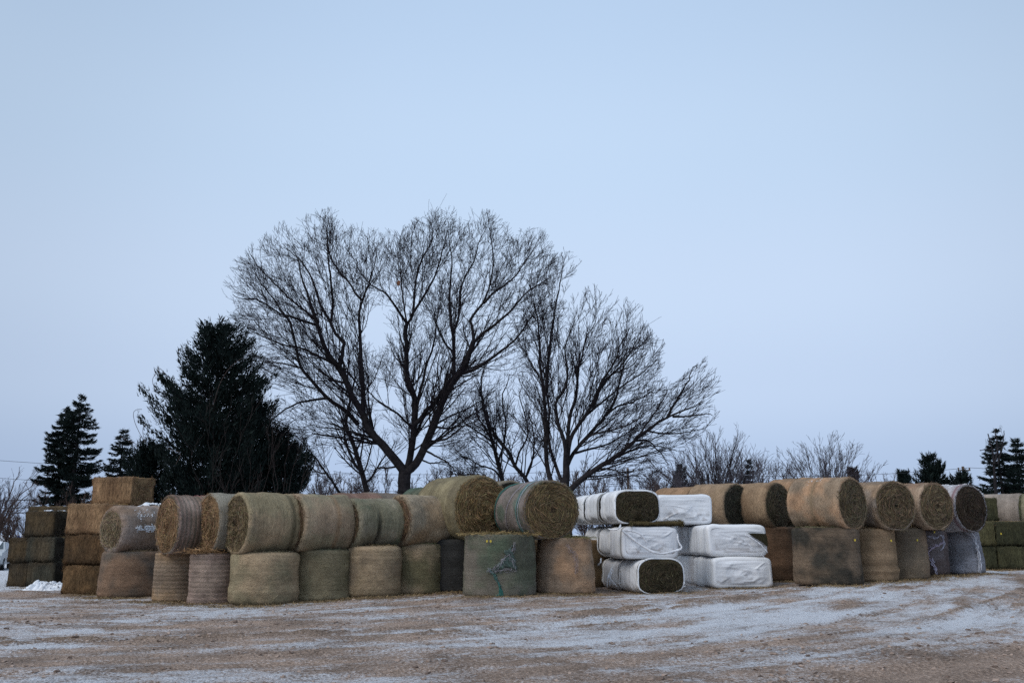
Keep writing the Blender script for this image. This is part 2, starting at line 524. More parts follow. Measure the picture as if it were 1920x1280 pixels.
    return xs, ys, Z, snow
GX, GY, GZ, GS = ground()
def gz(x, y):
    """height of the finished ground sheet"""
    ix = np.clip(np.searchsorted(GX, x) - 1, 0, len(GX) - 2); iy = np.clip(np.searchsorted(GY, y) - 1, 0, len(GY) - 2)
    u = (x - GX[ix]) / (GX[ix + 1] - GX[ix]); v = (y - GY[iy]) / (GY[iy + 1] - GY[iy])
    return (GZ[iy, ix] * (1 - u) + GZ[iy, ix + 1] * u) * (1 - v) + (GZ[iy + 1, ix] * (1 - u) + GZ[iy + 1, ix + 1] * u) * v

# ------------------------------------------------------------------ bodies of bales
def body(L, a, b, n, nT, nA, e, seed, amp=(.02, .008), bands=(), rip=0, endin=.06, bulge=.02, endamp=.02, nR=15, taper=0, ringn=.012, bellysag=0, wr=0, closed=False):
    """bale with its axis along x; returns side (V,Q,bco,theta,ax) and two ends"""
    nR_ = nR
    th = -pi / 2 + np.arange(nT + 1) * 2 * pi / nT
    def cs(t):
        c, s = np.cos(t), np.sin(t)
        return np.sign(c) * np.abs(c) ** (2 / n), np.sign(s) * np.abs(s) ** (2 / n)
    cy, cz = cs(th)
    k = np.linspace(0, 1, nA + 1)
    half = L / 2
    # profile: overlap on the end, rounded edge, side
    ov = np.linspace(0, 1, 4)[:-1]; ed = np.linspace(0, 1, 6)[:-1]
    axp, ins = [], []
    for q in ov: axp.append(-half); ins.append(e + endin * (1 - q))
    for q in ed: axp.append(-half + e - e * cos(q * pi / 2)); ins.append(e - e * sin(q * pi / 2))
    for q in k: axp.append(-half + e + (L - 2 * e) * q); ins.append(0)
    for q in ed[::-1]: axp.append(half - e + e * cos(q * pi / 2)); ins.append(e - e * sin(q * pi / 2))
    for q in ov[::-1]: axp.append(half); ins.append(e + endin * (1 - q))
    axp = np.array(axp); ins = np.array(ins)
    A, TH = np.meshgrid(axp, th, indexing='ij')
    INS = ins[:, None]
    def shape(A, INS, ry, rz):
        """ry, rz unit cross-section"""
        m = min(a, b)
        tp = 1 - taper * (A / L + .5)
        y = ry * (a - INS) * tp; z = rz * (b - INS) * tp
        P = np.stack([A, y, z], -1)
        d = amp[0] * fbm(P * 1.9 + seed * 3.1, seed, 3) * 1.6 + amp[1] * fbm(P * 9 + seed, seed + 5, 3) * 1.6
        d = d + ringn * fbm(np.stack([A * 5.5, 0 * A + seed, .35 * z], -1), seed + 9, 3) * 1.5
        if rip and rip > 0: d = d + .0045 * np.sin(A * 2 * pi / rip) + .003 * vnoise(np.stack([A / rip, y * 3, z * 3], -1), seed)
        if wr: d = d + wr * fbm(np.stack([A * 16, y * 1.4, z * 1.4], -1), seed + 3, 3)
        for (b0, bw, bd, *_r) in bands:
            g = np.exp(-((A - b0 * L) / bw) ** 2)
            if len(_r) > 1:   # only on a stretch of the circumference
                g = g * np.exp(-((np.arctan2(rz, ry) - _r[1]) / _r[2]) ** 2)
            d = d - bd * g
        rl = np.hypot(ry, rz) + 1e-6
        y = y + d * ry / rl * np.minimum(1, rl * 1.5); z = z + d * rz / rl * np.minimum(1, rl * 1.5)
        return y, z
    y, z = shape(A, INS, cy[None, :], cz[None, :])
    V = np.stack([A, y, z], -1)
    # shared seam
    nr, nc = A.shape
    V[:, -1] = V[:, 0]
    i = np.arange(nr - 1)[:, None] * nc + np.arange(nc - 1)[None, :]
    Q = np.stack([i, i + nc, i + nc + 1, i + 1], -1).reshape(-1, 4)
    rm = (a + b) / 2
    side = dict(V=V, Q=Q, bco=np.stack([TH * rm, A + 0 * TH, (INS + 0 * TH)], -1).reshape(-1, 3), TH=TH, A=A)
    ends = []
    for sg in (-1, 1):
        nR = nR_ if sg > 0 else max(4, nR_ // 3)
        rho = np.linspace(1, 0, nR + 1)[:, None]
        m0 = e + endin - (.004 if closed else .03)
        ry = cy[None, :] * rho; rz = cz[None, :] * rho
        y = ry * (a - m0); z = rz * (b - m0)
        tp = 1 - taper * (sg * .5 + .5)
        y = y * tp; z = z * tp
        r = np.hypot(y, z); t2 = np.arctan2(z, y)
        spir = 0 if closed else vnoise(np.stack([(r * 16 + t2 / (2 * pi) * 2.0), np.cos(t2) * 2.5, np.sin(t2) * 2.5], -1), seed + 7 + sg)
        P = np.stack([y * 5, z * 5, 0 * y + seed], -1)
        bul = bulge * (1 - rho ** 2) - .012 * (rho > .97) * (not closed)
        x = sg * (half - (.002 if closed else .012) + bul + endamp * (.55 * spir + .8 * fbm(P, seed + 11, 3)) * np.minimum(1, (1 - rho) * 6 + .1))
        E = np.stack([x, y, z], -1); E[:, -1] = E[:, 0]
        i = np.arange(nR)[:, None] * nc + np.arange(nc - 1)[None, :]
        Qe = np.stack([i, i + nc, i + nc + 1, i + 1], -1).reshape(-1, 4)
        if sg > 0: Qe = Qe[:, ::-1]
        ends.append(dict(V=E, Q=Qe[:, ::-1] if True else Qe, bco=np.stack([t2 * .55 + r, r, 0 * r + x], -1).reshape(-1, 3), r=r, t=t2, rho=rho + 0 * y, sg=sg))
    return side, ends

def strand_mesh(C, D, Nn, ln, wd, cols, name, mat, parent, kink=0.0):
    """flat straws: centre C, direction D, surface normal N, lengths, widths"""
    K = len(C)
    D = D / (np.linalg.norm(D, axis=1, keepdims=True) + 1e-9)
    Wv = np.cross(D, Nn + .6 * RNG.normal(size=(K, 3))); Wv /= np.linalg.norm(Wv, axis=1, keepdims=True) + 1e-9
    a = C - D * ln[:, None] / 2; b = C + D * ln[:, None] / 2
    w = Wv * wd[:, None] / 2
    V = np.stack([a - w, a + w, b + w * .6, b - w * .6], 1).reshape(-1, 3)
    Q = np.arange(K * 4).reshape(-1, 4)
    o = link(name, mesh_np(name, V, Q, col=np.repeat(cols, 4, axis=0), smooth=False), mat, parent)
    o['kind'] = 'stuff'
    return o

def to_world_axes(V, upright, h0):
    """body axis x -> z for a standing bale; lift so that the base is at 0"""
    V = np.asarray(V)
    if upright:
        V = np.stack([V[..., 1], -V[..., 2], V[..., 0]], -1)     # seam (theta=-90deg) faces +y, away from the camera
    return V

def macro_colour(P, spec, seed, A=None, L=1, TH=None):
    if TH is not None and A is not None: TH = TH + 0 * A
    c1, c2 = np.array(spec['c'][0]), np.array(spec['c'][1])
    t = sstep(fbm(P * spec.get('ps', 1.4) + seed, seed + 40, 4, .6), -.28, .30)
    c = c1 * (1 - t[..., None]) + c2 * t[..., None]
    if A is not None:
        s = fbm(np.stack([A * 4.2, 0 * A + seed * 1.7, 0 * A], -1), seed + 50, 3)
        c = c * (1 + .34 * s[..., None])
        if 'flake' not in spec and spec.get('mat') is None:
            g = .5 + .5 * np.sin(A * 2 * pi / .105 + 1.2 * vnoise(np.stack([A, TH, 0 * TH], -1), seed))
            c = c * (.93 + .14 * g[..., None])
            st_ = sstep(fbm(np.stack([A * 1.2, TH * 1.1, 0 * TH + seed], -1), seed + 90, 3), .15, .5)[..., None] * .38
            c = c * (1 - st_) + np.array([.10, .085, .07]) * st_
        if spec.get('rip', 0) > 0:
            g = .5 + .5 * np.sin(A * 2 * pi / spec['rip'])
            c = c * (.78 + .44 * g[..., None]) + np.array(spec.get('ripc', (.05, .03, .03))) * g[..., None]
    if 'green' in spec:
        gq = sstep(fbm(P * 2.1 + seed + 30, seed + 60, 3), .12, .42)[..., None] * spec['green']
        c = c * (1 - gq) + np.array([.055, .12, .075]) * gq
    if A is not None and TH is not None:
        for bnd in spec.get('bands', ()):
            g = np.exp(-((A - bnd[0] * L) / (bnd[1] * 1.05)) ** 2)
            if len(bnd) > 4:
                g = g * np.exp(-((TH - bnd[4]) / bnd[5]) ** 2)
            if bnd[3] is not None:
                g = g[..., None] * .85
                c = c * (1 - g) + np.array(bnd[3]) * g
    sp = fbm(P * 7, seed + 70, 3)[..., None]
    return np.clip(c * (1 + (.06 if spec.get('mat') is M_PLAS else .26) * sp), .005, .9)

def finish_bale(t, side, ends, spec, seed, upright, L, a, b, names, nst=(900, 1500, 260), flat=.93, clampb=True, closed=False, straws=True):
    h = b
    def xf(V):
        V = np.array(V, float)
        if upright:
            V = to_world_axes(V, True, 0); V[..., 2] += L / 2
        else:
            if clampb:
                zc = -b * flat
                V[..., 2] = np.where(V[..., 2] < zc, zc + (V[..., 2] - zc) * .15, V[..., 2])
                V[..., 2] -= zc
                V[..., 2] = np.maximum(V[..., 2], -.01)
            else:
                V[..., 2] += b
        if upright:   # a little slump: wider near the ground
            k = V[..., 2] / L
            f = 1 + spec.get('slump', .02) * (np.cos(k * pi) * .5 + .25 * np.sin(k * pi))
            V[..., 0] *= f; V[..., 1] *= f
        return V
    Vs = xf(side['V'])
    c = macro_colour(side['V'], spec, seed, side['A'] + 0 * side['TH'], L, side['TH'])
    o = link(names[0], mesh_np(names[0], Vs, side['Q'], col=c.reshape(-1, 3), bco=side['bco']), spec.get('mat', M_NET), t)
    ec = np.array(spec['end'])
    endobjs = []
    for E in ends:
        Ve = xf(E['V'])
        if closed:
            ce = macro_colour(E['V'], spec, seed + 3)
            yy, zz = E['V'][..., 1], E['V'][..., 2]
            sp_ = sstep(fbm(np.stack([yy * 13, zz * 13, 0 * yy + seed], -1), seed, 3), .05, .35) * sstep(-zz / b + .35 * vnoise(np.stack([yy * 2.5, zz * 2, 0 * yy], -1), seed), -.2, .75) * spec.get('mud', .42)
            ce = ce * (1 - sp_[..., None]) + np.array([.22, .16, .12]) * sp_[..., None]
            m = spec.get('mat', M_NET)
            E['bco'] = np.stack([E['V'][..., 1], E['V'][..., 2], E['V'][..., 0]], -1).reshape(-1, 3)
        else:
            q = sstep(fbm(E['V'] * 3.0, seed + 80 + E['sg'], 4, .6), -.35, .35)[..., None]
            ce = ec * (.55 + .85 * q)
            if 'endcore' in spec:
                k = np.exp(-(E['r'] / .17) ** 2)[..., None]
                ce = ce * (1 - k) + np.array(spec['endcore']) * k
            if 'ring' in spec:
                g = (.5 + .5 * np.sin(E['r'] * 62 + E['t'] + 1.5 * fbm(E['V'] * 6, seed, 2)))[..., None]
                ce = ce * (.72 + .5 * g)
            ce = np.clip(ce, .004, .9)
            m = M_END
        endobjs.append(link(names[1], mesh_np(names[1], Ve, E['Q'], col=ce.reshape(-1, 3), bco=E['bco']), m, t))
    if straws:
        C, D, Nn, ln, wd, cl = [], [], [], [], [], []
        ns, ne, nf = nst
        rng = np.random.default_rng(seed + 5)
        if ns and not closed:
            nr, nc = Vs.shape[:2]
            i = rng.integers(3, nr - 4, ns); j = rng.integers(1, nc - 2, ns)
            p = Vs[i, j]; tt = Vs[i, j + 1] - p; ta = Vs[i + 1, j] - p
            tt /= np.linalg.norm(tt, axis=1, keepdims=True) + 1e-9; ta /= np.linalg.norm(ta, axis=1, keepdims=True) + 1e-9
            nn = np.cross(ta, tt)
            ctr = Vs.reshape(-1, 3).mean(0)
            nn *= np.sign((nn * (p - ctr)).sum(1))[:, None]
            an = rng.normal(0, .55, ns)[:, None]
            d = tt * np.cos(an) + ta * np.sin(an) + nn * rng.normal(.0, .12, ns)[:, None]
            C.append(p + nn * rng.uniform(.002, .012, ns)[:, None]); D.append(d); Nn.append(nn)
            ln.append(rng.uniform(.05, .15, ns)); wd.append(rng.uniform(.003, .006, ns))
            cc = c.reshape(nr, nc, 3)[i, j] * rng.uniform(.6, 1.6, ns)[:, None]
            cl.append(cc)
        for E, oo in zip(ends, endobjs):
            if closed: break
            if upright and E['sg'] < 0: continue
            Ve = xf(E['V']); nr, nc = Ve.shape[:2]
            nE = ne if E['sg'] > 0 else ne // 3
            i = np.clip((rng.beta(1.2, 1.6, nE) * nr).astype(int), 3 if spec.get('mat') is M_PLAS else 0, nr - 3); j = rng.integers(1, nc - 2, nE)
            p = Ve[i, j]; tt = Ve[i, j + 1] - p; tt /= np.linalg.norm(tt, axis=1, keepdims=True) + 1e-6
            ax = np.array([0, 0, 1.]) if upright else np.array([E['sg'], 0, 0.])
            rad = np.cross(tt, ax[None, :])
            an = rng.normal(0, .34 if 'ring' in spec else .5, nE)[:, None]
            d = tt * np.cos(an) + rad * np.sin(an) + ax * rng.normal(.05, .22, nE)[:, None]
            C.append(p + ax * rng.uniform(.004, .03, nE)[:, None]); D.append(d); Nn.append(np.repeat(ax[None], nE, 0))
            ln.append(rng.uniform(.09, .30, nE)); wd.append(rng.uniform(.005, .012, nE))
            cl.append(np.clip(ec * rng.uniform(.35, 1.75, nE)[:, None] * rng.uniform(.85, 1.15, (nE, 3)), 0, .6))
            # fringe round the rim
            j = rng.integers(1, nc - 2, nf)
            p = Ve[0, j]; tt = Ve[0, j + 1] - p; tt /= np.linalg.norm(tt, axis=1, keepdims=True) + 1e-6
            d = tt * rng.normal(0, 1, nf)[:, None] + ax * rng.uniform(0, .8, nf)[:, None] + rng.normal(0, .3, (nf, 3))
            C.append(p + ax * .02); D.append(d); Nn.append(np.repeat(ax[None], nf, 0))
            ln.append(rng.uniform(.05, .16, nf)); wd.append(rng.uniform(.003, .006, nf))
            cl.append(np.clip(ec * rng.uniform(.5, 2.2, nf)[:, None], 0, .6))
        if sum(len(q) for q in C):
            strand_mesh(np.concatenate(C), np.concatenate(D), np.concatenate(Nn), np.concatenate(ln), np.concatenate(wd), np.concatenate(cl), 'loose_straw', M_STRAW, t)
    return o, Vs

OLIVE = (.285, .235, .145); TAN = (.40, .295, .185); PINK = (.38, .29, .225); BROWN = (.28, .185, .10); DKOL = (.15, .135, .075)
PALE = (.40, .35, .27); ORNG = (.46, .285, .17); DARK = (.055, .05, .035); GREY = (.25, .225, .19); DKBR = (.10, .07, .045)
BALES = {}

def standing_bale(key, label, spec, group='round bales standing on end in the bottom row', yt_extra=0):
    p = ST[key]
    seed = sum(ord(ch) * (i + 3) for i, ch in enumerate(key)) % 97
    L, R = p['h'], p['R']
    zb = float(gz(p['x'], p['y'] - R)) if False else p['z']
    t = thing('round_hay_bale', (p['x'], p['y'], zb), 0, label, 'hay bale', group)
    Lr = L + .02
    side, ends = body(Lr, R, R, 2, 84 if key[0] != 'U' else 32, 28 if key[0] != 'U' else 12, spec.get('e', .09), seed, amp=spec.get('amp', (.022, .008)), bands=spec.get('bands', ()), rip=spec.get('rip', 0), taper=spec.get('taper', 0), ringn=.006)
    o, Vs = finish_bale(t, side, ends, spec, seed, True, Lr, R, R, ('net_wrap', 'end_face'), nst=spec.get('nst', (800, 700, 420)))
    BALES[key] = dict(t=t, x=p['x'], y=p['y'], z=zb, top=zb + Lr, R=R)
    return t

def lying_bale(key, pxc, ytop, Y, a_deg, L, sup, label, spec, group='round bales lying in the top row', sink=.035, dx=0, D=None):
    """sup: height of what it rests on"""
    seed = (sum(ord(ch) * (i + 5) for i, ch in enumerate(key)) * 7) % 101
    zb = sup - sink
    zt = at(pxc, ytop, Y)[2]
    if D is None: D = zt - zb
    b = D / 1.93
    a = b * spec.get('wide', 1.04)
    x = at(pxc, ytop, Y)[0] + dx
    ang = radians(a_deg)
    rot = atan2(-cos(ang), sin(ang))
    t = thing('round_hay_bale', (x, Y, zb), rot, label, 'hay bale', group)
    side, ends = body(L, a, b, spec.get('n', 2.06), 88 if key[0] != 'L' else 64, 30 if key[0] != 'L' else 24, spec.get('e', .06), seed, amp=spec.get('amp', (.022, .008)), bands=spec.get('bands', ()), rip=spec.get('rip', 0),
                      endin=spec.get('endin', .012), bulge=spec.get('bulge', .03), endamp=spec.get('endamp', .028))
    o, Vs = finish_bale(t, side, ends, spec, seed, False, L, a, b, ('net_wrap', 'end_face'), nst=spec.get('nst', (900, 1350, 260)))
    BALES[key] = dict(t=t, x=x, y=Y, z=zb, top=zb + D, a=a, b=b, L=L, rot=rot, Vs=Vs)
    return t
# --- bottom row, left part
G_B = 'round bales standing on end in the bottom row'
standing_bale('B1', 'brown net wrapped round bale standing on end right of the tall square straw stack', dict(c=((.15, .125, .10), (.29, .185, .12)), end=BROWN, ps=1.2, taper=.05), G_B)
standing_bale('B2', 'narrow looking ribbed round bale standing between the brown bale and a pinkish ribbed one', dict(c=((.25, .19, .13), BROWN), end=BROWN, rip=.062, e=.07), G_B)
standing_bale('B3', 'pinkish ribbed round bale standing just left of the widest olive bottom bale', dict(c=(PINK, (.27, .2, .16)), end=(.28, .2, .1), rip=.06, e=.07), G_B)
standing_bale('B4', 'widest olive round bale standing at the front corner of the left stack', dict(c=(OLIVE, TAN), end=OLIVE, e=.13, amp=(.03, .01)), G_B)
standing_bale('B5', 'dark olive round bale standing second right of the front corner', dict(c=((.21, .185, .105), OLIVE), end=(.2, .2, .12), e=.07, bands=((-.42, .05, .02, DARK, -1.2, .8),)), G_B)
standing_bale('B6', 'tan round bale standing under the greenish top bale', dict(c=(TAN, (.37, .28, .17)), end=(.3, .22, .12), e=.11), G_B)
standing_bale('B7', 'olive brown round bale standing beside the dark gap', dict(c=(TAN, (.21, .18, .10)), end=(.27, .24, .13), e=.1), G_B)
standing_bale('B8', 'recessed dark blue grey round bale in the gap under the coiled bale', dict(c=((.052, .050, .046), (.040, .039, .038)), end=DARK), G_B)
standing_bale('B9', 'big grey green round bale standing with torn green net hanging on it', dict(c=((.21, .185, .15), (.15, .16, .11)), end=(.22, .17, .09), green=.3, rip=.0, e=.06), G_B)
standing_bale('B10', 'tan flared round bale standing left of the white wrapped bales', dict(c=(ORNG, (.33, .24, .17)), end=(.2, .19, .1), taper=.07, slump=.06, e=.07), G_B)
# --- bottom row, right part
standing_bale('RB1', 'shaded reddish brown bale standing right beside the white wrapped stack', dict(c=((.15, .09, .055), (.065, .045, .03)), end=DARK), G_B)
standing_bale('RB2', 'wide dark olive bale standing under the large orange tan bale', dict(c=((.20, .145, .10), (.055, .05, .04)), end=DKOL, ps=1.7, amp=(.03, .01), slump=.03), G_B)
standing_bale('RB3', 'golden tan narrow bale standing with a bulged lower rim', dict(c=((.36, .245, .15), (.29, .195, .115)), end=BROWN, bands=((-.3, .05, -.03, None), (-.2, .03, .015, None))), G_B)
standing_bale('RB4', 'brown grey bale standing with a small yellow tag near its right edge', dict(c=((.30, .205, .135), (.23, .175, .12)), end=BROWN), G_B)
standing_bale('RB5', 'slim bale standing in tattered purple grey netting', dict(c=((.12, .09, .085), (.2, .18, .19)), end=DARK, taper=.0), G_B)
standing_bale('RB6', 'grey white wrapped bale standing at the right end with frayed strips', dict(c=((.24, .235, .26), (.33, .33, .36)), end=(.05, .03, .025), taper=.14, ps=1.2), G_B)

# --- top row
G_T = 'round bales lying in the top row'
def top(*k): return max(BALES[q]['top'] for q in k)
lying_bale('T1', 258, 948, ST['B1']['y'] - .05, -35, 1.5, top('B1'), 'pale pinkish round bale with a crust of snow on its side', dict(c=((.40, .32, .27), (.30, .21, .15)), end=(.24, .18, .11), e=.14, endin=.03, endamp=.03, wide=.98), G_T)
lying_bale('T2', 362, 929, 24.0, -49, 1.25, top('B2', 'B3'), 'round bale with faint red net lines, beside the snow crusted one', dict(c=((.33, .285, .235), (.17, .15, .11)), end=(.25, .155, .08), rip=.11, ripc=(.09, .02, .02), e=.05), G_T)
lying_bale('T3', 438, 925, 23.6, -51, 1.25, top('B3', 'B4'), 'half hidden round bale between the red lined bale and the broad olive bale', dict(c=((.33, .30, .24), (.3, .26, .2)), end=(.24, .15, .078), e=.05), G_T)
lying_bale('T4', 500, 924, 22.9, -50, 1.5, top('B4'), 'broad olive round bale with a dark groove round its far end', dict(c=(OLIVE, TAN), end=(.165, .12, .065), endcore=(.05, .04, .03), bands=((-.28, .06, .03, (.12, .10, .06)),), e=.09), G_T)
lying_bale('T5', 598, 926, 23.5, -52, 1.4, top('B5'), 'olive tan round bale leaning against the broad grooved bale', dict(c=((.32, .275, .18), (.38, .28, .19)), end=(.12, .08, .045), e=.08, bands=((-.15, .05, .012, (.3, .2, .12)),)), G_T)
lying_bale('T6', 697, 934, 24.1, -50, 1.4, top('B6'), 'greenish round bale split by a black slot in its side', dict(c=((.23, .21, .14), (.31, .27, .20)), end=(.10, .07, .04), green=.4, bands=((.08, .055, .11, (.015, .015, .012), -.35, .75),), e=.10), G_T)
lying_bale('T7', 788, 928, 24.7, -50, 1.4, top('B7'), 'pale tan round bale left of the large coiled bale', dict(c=((.40, .33, .235), (.37, .265, .165)), end=(.15, .095, .055), e=.10), G_T)
lying_bale('T8', 866, 893, 25.3, 38, 1.9, top('B8') - .02, 'big olive round bale with a golden coiled hay end facing the yard', dict(c=((.28, .235, .14), (.20, .165, .10)), end=(.30, .20, .095), ring=1, e=.10, endin=.0, endamp=.075, bulge=.07, nst=(1200, 4800, 500)), G_T)
lying_bale('T9', 1004, 903, 24.2, 27, 1.7, max(top('B9'), top('B10')) - .06, 'large round bale with teal and white net stripes and brown end', dict(c=((.30, .25, .225), (.21, .185, .16)), end=(.20, .14, .07), endcore=(.15, .10, .06), ring=1, green=.55, e=.04, endamp=.03, bulge=.05, wide=1.08, nst=(900, 3000, 300)), G_T)

lying_bale('R2', 1546, 896, ST['RB2']['y'], 40, 1.55, top('RB2'), 'largest orange tan round bale lying at the front of the right hand row', dict(c=(ORNG, (.34, .25, .17)), end=(.16, .118, .068), ps=2.0, e=.06, bands=((.0, .05, .005, (.25, .18, .11)),)), G_T)
lying_bale('R1', 1409, 906, ST['RB1']['y'] + .15, 42, 1.85, top('RB1'), 'tan round bale with a dark green end beside the largest orange one', dict(c=((.40, .275, .17), (.31, .205, .125)), end=(.105, .082, .05), e=.07, bulge=.08), G_T)
lying_bale('R3', 1642, 903, ST['RB3']['y'] + .05, 18, 1.4, top('RB3'), 'round bale with wide olive green end on the golden tan bale', dict(c=((.32, .26, .21), (.37, .26, .17)), end=(.165, .118, .068), e=.05, wide=1.0, endcore=(.05, .045, .03)), G_T)
lying_bale('R4', 1713, 906, ST['RB4']['y'] + .1, 24, 1.45, top('RB4') , 'round bale with orange rimmed olive end on the brown grey bale', dict(c=((.42, .31, .22), (.37, .235, .155)), end=(.18, .13, .075), ring=1, e=.05, wide=1.0), G_T)
lying_bale('R5', 1778, 909, ST['RB5']['y'] + .35, 25, 1.4, top('RB5', 'RB6'), 'white wrapped round bale with dark brown end, last of the right hand row', dict(c=((.60, .60, .62), (.52, .50, .52)), end=(.06, .042, .028), e=.05, wide=.98, bands=((.44, .05, 0, (.22, .10, .11)),)), G_T)

# --- second rows behind, only their tops show
def behind(px, ytop, Y, a_deg, L, label, spec, n=2, grp='round bales in the rows behind', supz=None):
    """a lying bale behind plus the upright bale that carries it"""
    p = at(px, ytop, Y)
    g = float(gz(p[0], p[1]))
    D = 1.42
    h = p[2] - D + .03 - g
    key = 'U%d' % px
    ST[key] = dict(x=p[0], y=Y, z=g - .01, R=.74, h=h)
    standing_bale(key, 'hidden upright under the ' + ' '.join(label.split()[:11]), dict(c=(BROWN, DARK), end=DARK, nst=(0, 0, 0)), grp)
    lying_bale('L%d' % px, px, ytop, Y, a_deg, L, BALES[key]['top'], label, spec, grp)
behind(668, 924, 26.90, -50, 1.3, 'reddish bale top showing behind the greenish split bale', dict(c=((.28, .17, .13), (.2, .13, .1)), end=DARK, nst=(300, 0, 0)))
behind(716, 924, 28.20, -50, 1.3, 'pale bale top showing behind and right of the reddish one', dict(c=((.30, .25, .2), (.25, .2, .16)), end=DARK, nst=(300, 0, 0)))
behind(806, 912, 28.90, 38, 1.5, 'dark green bale top just right of the thick tree trunk', dict(c=((.08, .12, .09), (.12, .13, .09)), end=DARK, nst=(300, 0, 0)))
behind(935, 902, 28.30, 30, 1.4, 'grey tan bale top between the coiled and the striped bales', dict(c=((.28, .25, .19), (.24, .2, .15)), end=DARK, nst=(300, 0, 0)))
behind(312, 944, 27.20, -45, 1.3, 'dark bale with snow on top behind the snow crusted bale', dict(c=((.12, .1, .08), DARK), end=(.02, .017, .014), nst=(300, 0, 0)))
behind(1345, 907, 29.1, 42, 1.42, 'orange tan round bale behind the white wrapped stack, second in its row', dict(c=((.40, .28, .18), (.3, .21, .13)), end=DARK, e=.07))
behind(1276, 913, 30.2, 42, 1.42, 'orange round bale peeping over the white wrapped top box', dict(c=((.40, .25, .15), (.3, .19, .11)), end=DARK, nst=(300, 0, 0)))
behind(1488, 897, 29.60, 42, 1.4, 'small orange bale top behind the gap beside the largest orange bale', dict(c=(ORNG, (.3, .2, .12)), end=DARK, nst=(300, 0, 0)))
def ground_bale_px(px, ytop, Y, a_deg, L, label, spec):
    behind(px, ytop, Y, a_deg, L, label, spec)
behind(1868, 926, 33.80, 48, 1.7, 'pinkish round bale behind the green square bales', dict(c=((.36, .30, .25), (.3, .24, .19)), end=(.16, .15, .07)))
behind(1926, 925, 33.30, 48, 1.4, 'olive ended round bale cut by the right edge of the picture', dict(c=((.33, .29, .2), (.24, .22, .14)), end=(.14, .14, .07)))

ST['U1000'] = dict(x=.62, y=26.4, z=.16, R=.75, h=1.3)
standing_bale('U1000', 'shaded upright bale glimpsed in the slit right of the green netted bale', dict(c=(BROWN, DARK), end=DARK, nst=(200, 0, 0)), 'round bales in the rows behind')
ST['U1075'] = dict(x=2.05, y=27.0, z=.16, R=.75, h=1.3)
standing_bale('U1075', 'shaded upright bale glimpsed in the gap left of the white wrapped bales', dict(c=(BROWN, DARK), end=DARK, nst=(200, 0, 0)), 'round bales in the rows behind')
# ------------------------------------------------------------------ square bales
def square_bale(corner, side_sign, a_deg, L1, L2, h, zb, label, spec, group, name='square_straw_bale', twine=True, nst=(2600, 700, 120)):
    """corner: (x, y) of the near bottom corner; L1 along the long face, L2 back from it"""
    a = radians(a_deg)
    d1 = np.array([cos(a), sin(a)]) * side_sign
    nb = np.array([-sin(a), cos(a)])
    c = np.array(corner[:2]) + d1 * L1 / 2 + nb * L2 / 2
    rot = atan2(d1[1], d1[0]) if side_sign > 0 else atan2(-d1[1], -d1[0])
    seed = int(abs(c[0] * 13 + c[1] * 7 + zb * 31)) % 97
    t = thing(name, (c[0], c[1], zb), rot, label, 'straw bale' if name == 'square_straw_bale' else 'hay bale', group)
    spec = dict(spec); spec.setdefault('mat', M_CUT)
    side, ends = body(L1, L2 / 2, h / 2, 11, 104, 36, .03, seed, amp=(.018, .016), endin=.01, bulge=.01, endamp=.02, ringn=.016, nR=10)
    # flakes: shallow grooves across the bale
    fl = spec.get('flake', .13)
    side['V'][..., 2] *= (1 - .012 * np.clip(np.cos(side['A'] * 2 * pi / fl + fbm(side['V'] * 2, seed, 2)), .6, 1))
    finish_bale(t, side, ends, spec, seed, False, L1, L2 / 2, h / 2, ('straw_body', 'end_face'), nst=nst, clampb=False)
    if twine:
        for k in range(3):
            y = (k - 1) * L2 * .27
            r = .012
            hw, hh = L1 / 2 + .008, h / 2 + .008
            pts = np.array([[-hw, y, r], [hw, y, r], [hw, y, h + .006], [-hw, y, h + .006], [-hw, y, r]])
            P = np.concatenate([np.linspace(pts[i], pts[i + 1], 8)[:-1] for i in range(4)] + [pts[-1:]])
            V, Q = tubes(P[None], np.full((1, len(P)), .004), 4)
            link('twine', mesh_np('twine', V, Q, col=(.45, .30, .12)), M_CORD, t)
    return t, c

# stack A: three, and one on top set back
GOLD = dict(c=((.33, .205, .11), (.22, .13, .07)), end=(.25, .155, .08), ps=2.2)
GOLDD = dict(c=((.21, .125, .06), (.11, .07, .036)), end=(.15, .09, .045), ps=2.2)
G_SA = 'square straw bales in the tall golden stack'
cA = P_A
zA = P_A[2]
hA = .852
square_bale(at(192, 1100, 26.7), -1, -13, 1.35, 1.3, hA, zA - .01, 'golden brown square straw bale, lowest of the tall stack beside the round bales', GOLDD, G_SA)
square_bale(at(195, 1060, 26.7), -1, -13, 1.38, 1.3, hA, zA + hA - .01, 'dark brown square straw bale in the middle of the tall stack', dict(c=((.14, .082, .04), (.075, .048, .026)), end=(.11, .07, .035), ps=2.2), G_SA)
square_bale(at(207, 1000, 26.7), -1, -13, 1.50, 1.3, hA + .03, zA + 2 * hA - .02, 'light golden square straw bale, third layer beside the pinkish round bale', GOLD, G_SA)
# the lone bale on top
square_bale(at(246, 930, 27.4), -1, -15, 1.40, 1.05, .82, zA + 3 * hA - .01, 'topmost golden square straw bale standing alone against the dark conifer', GOLD, G_SA)
# bale under its right half
square_bale(at(250, 990, 27.9), -1, -15, .9, 1.0, 3 * hA - .03, zA, 'tall dark straw block hidden under the topmost golden bale', GOLDD, G_SA, twine=False, nst=(0, 0, 0))
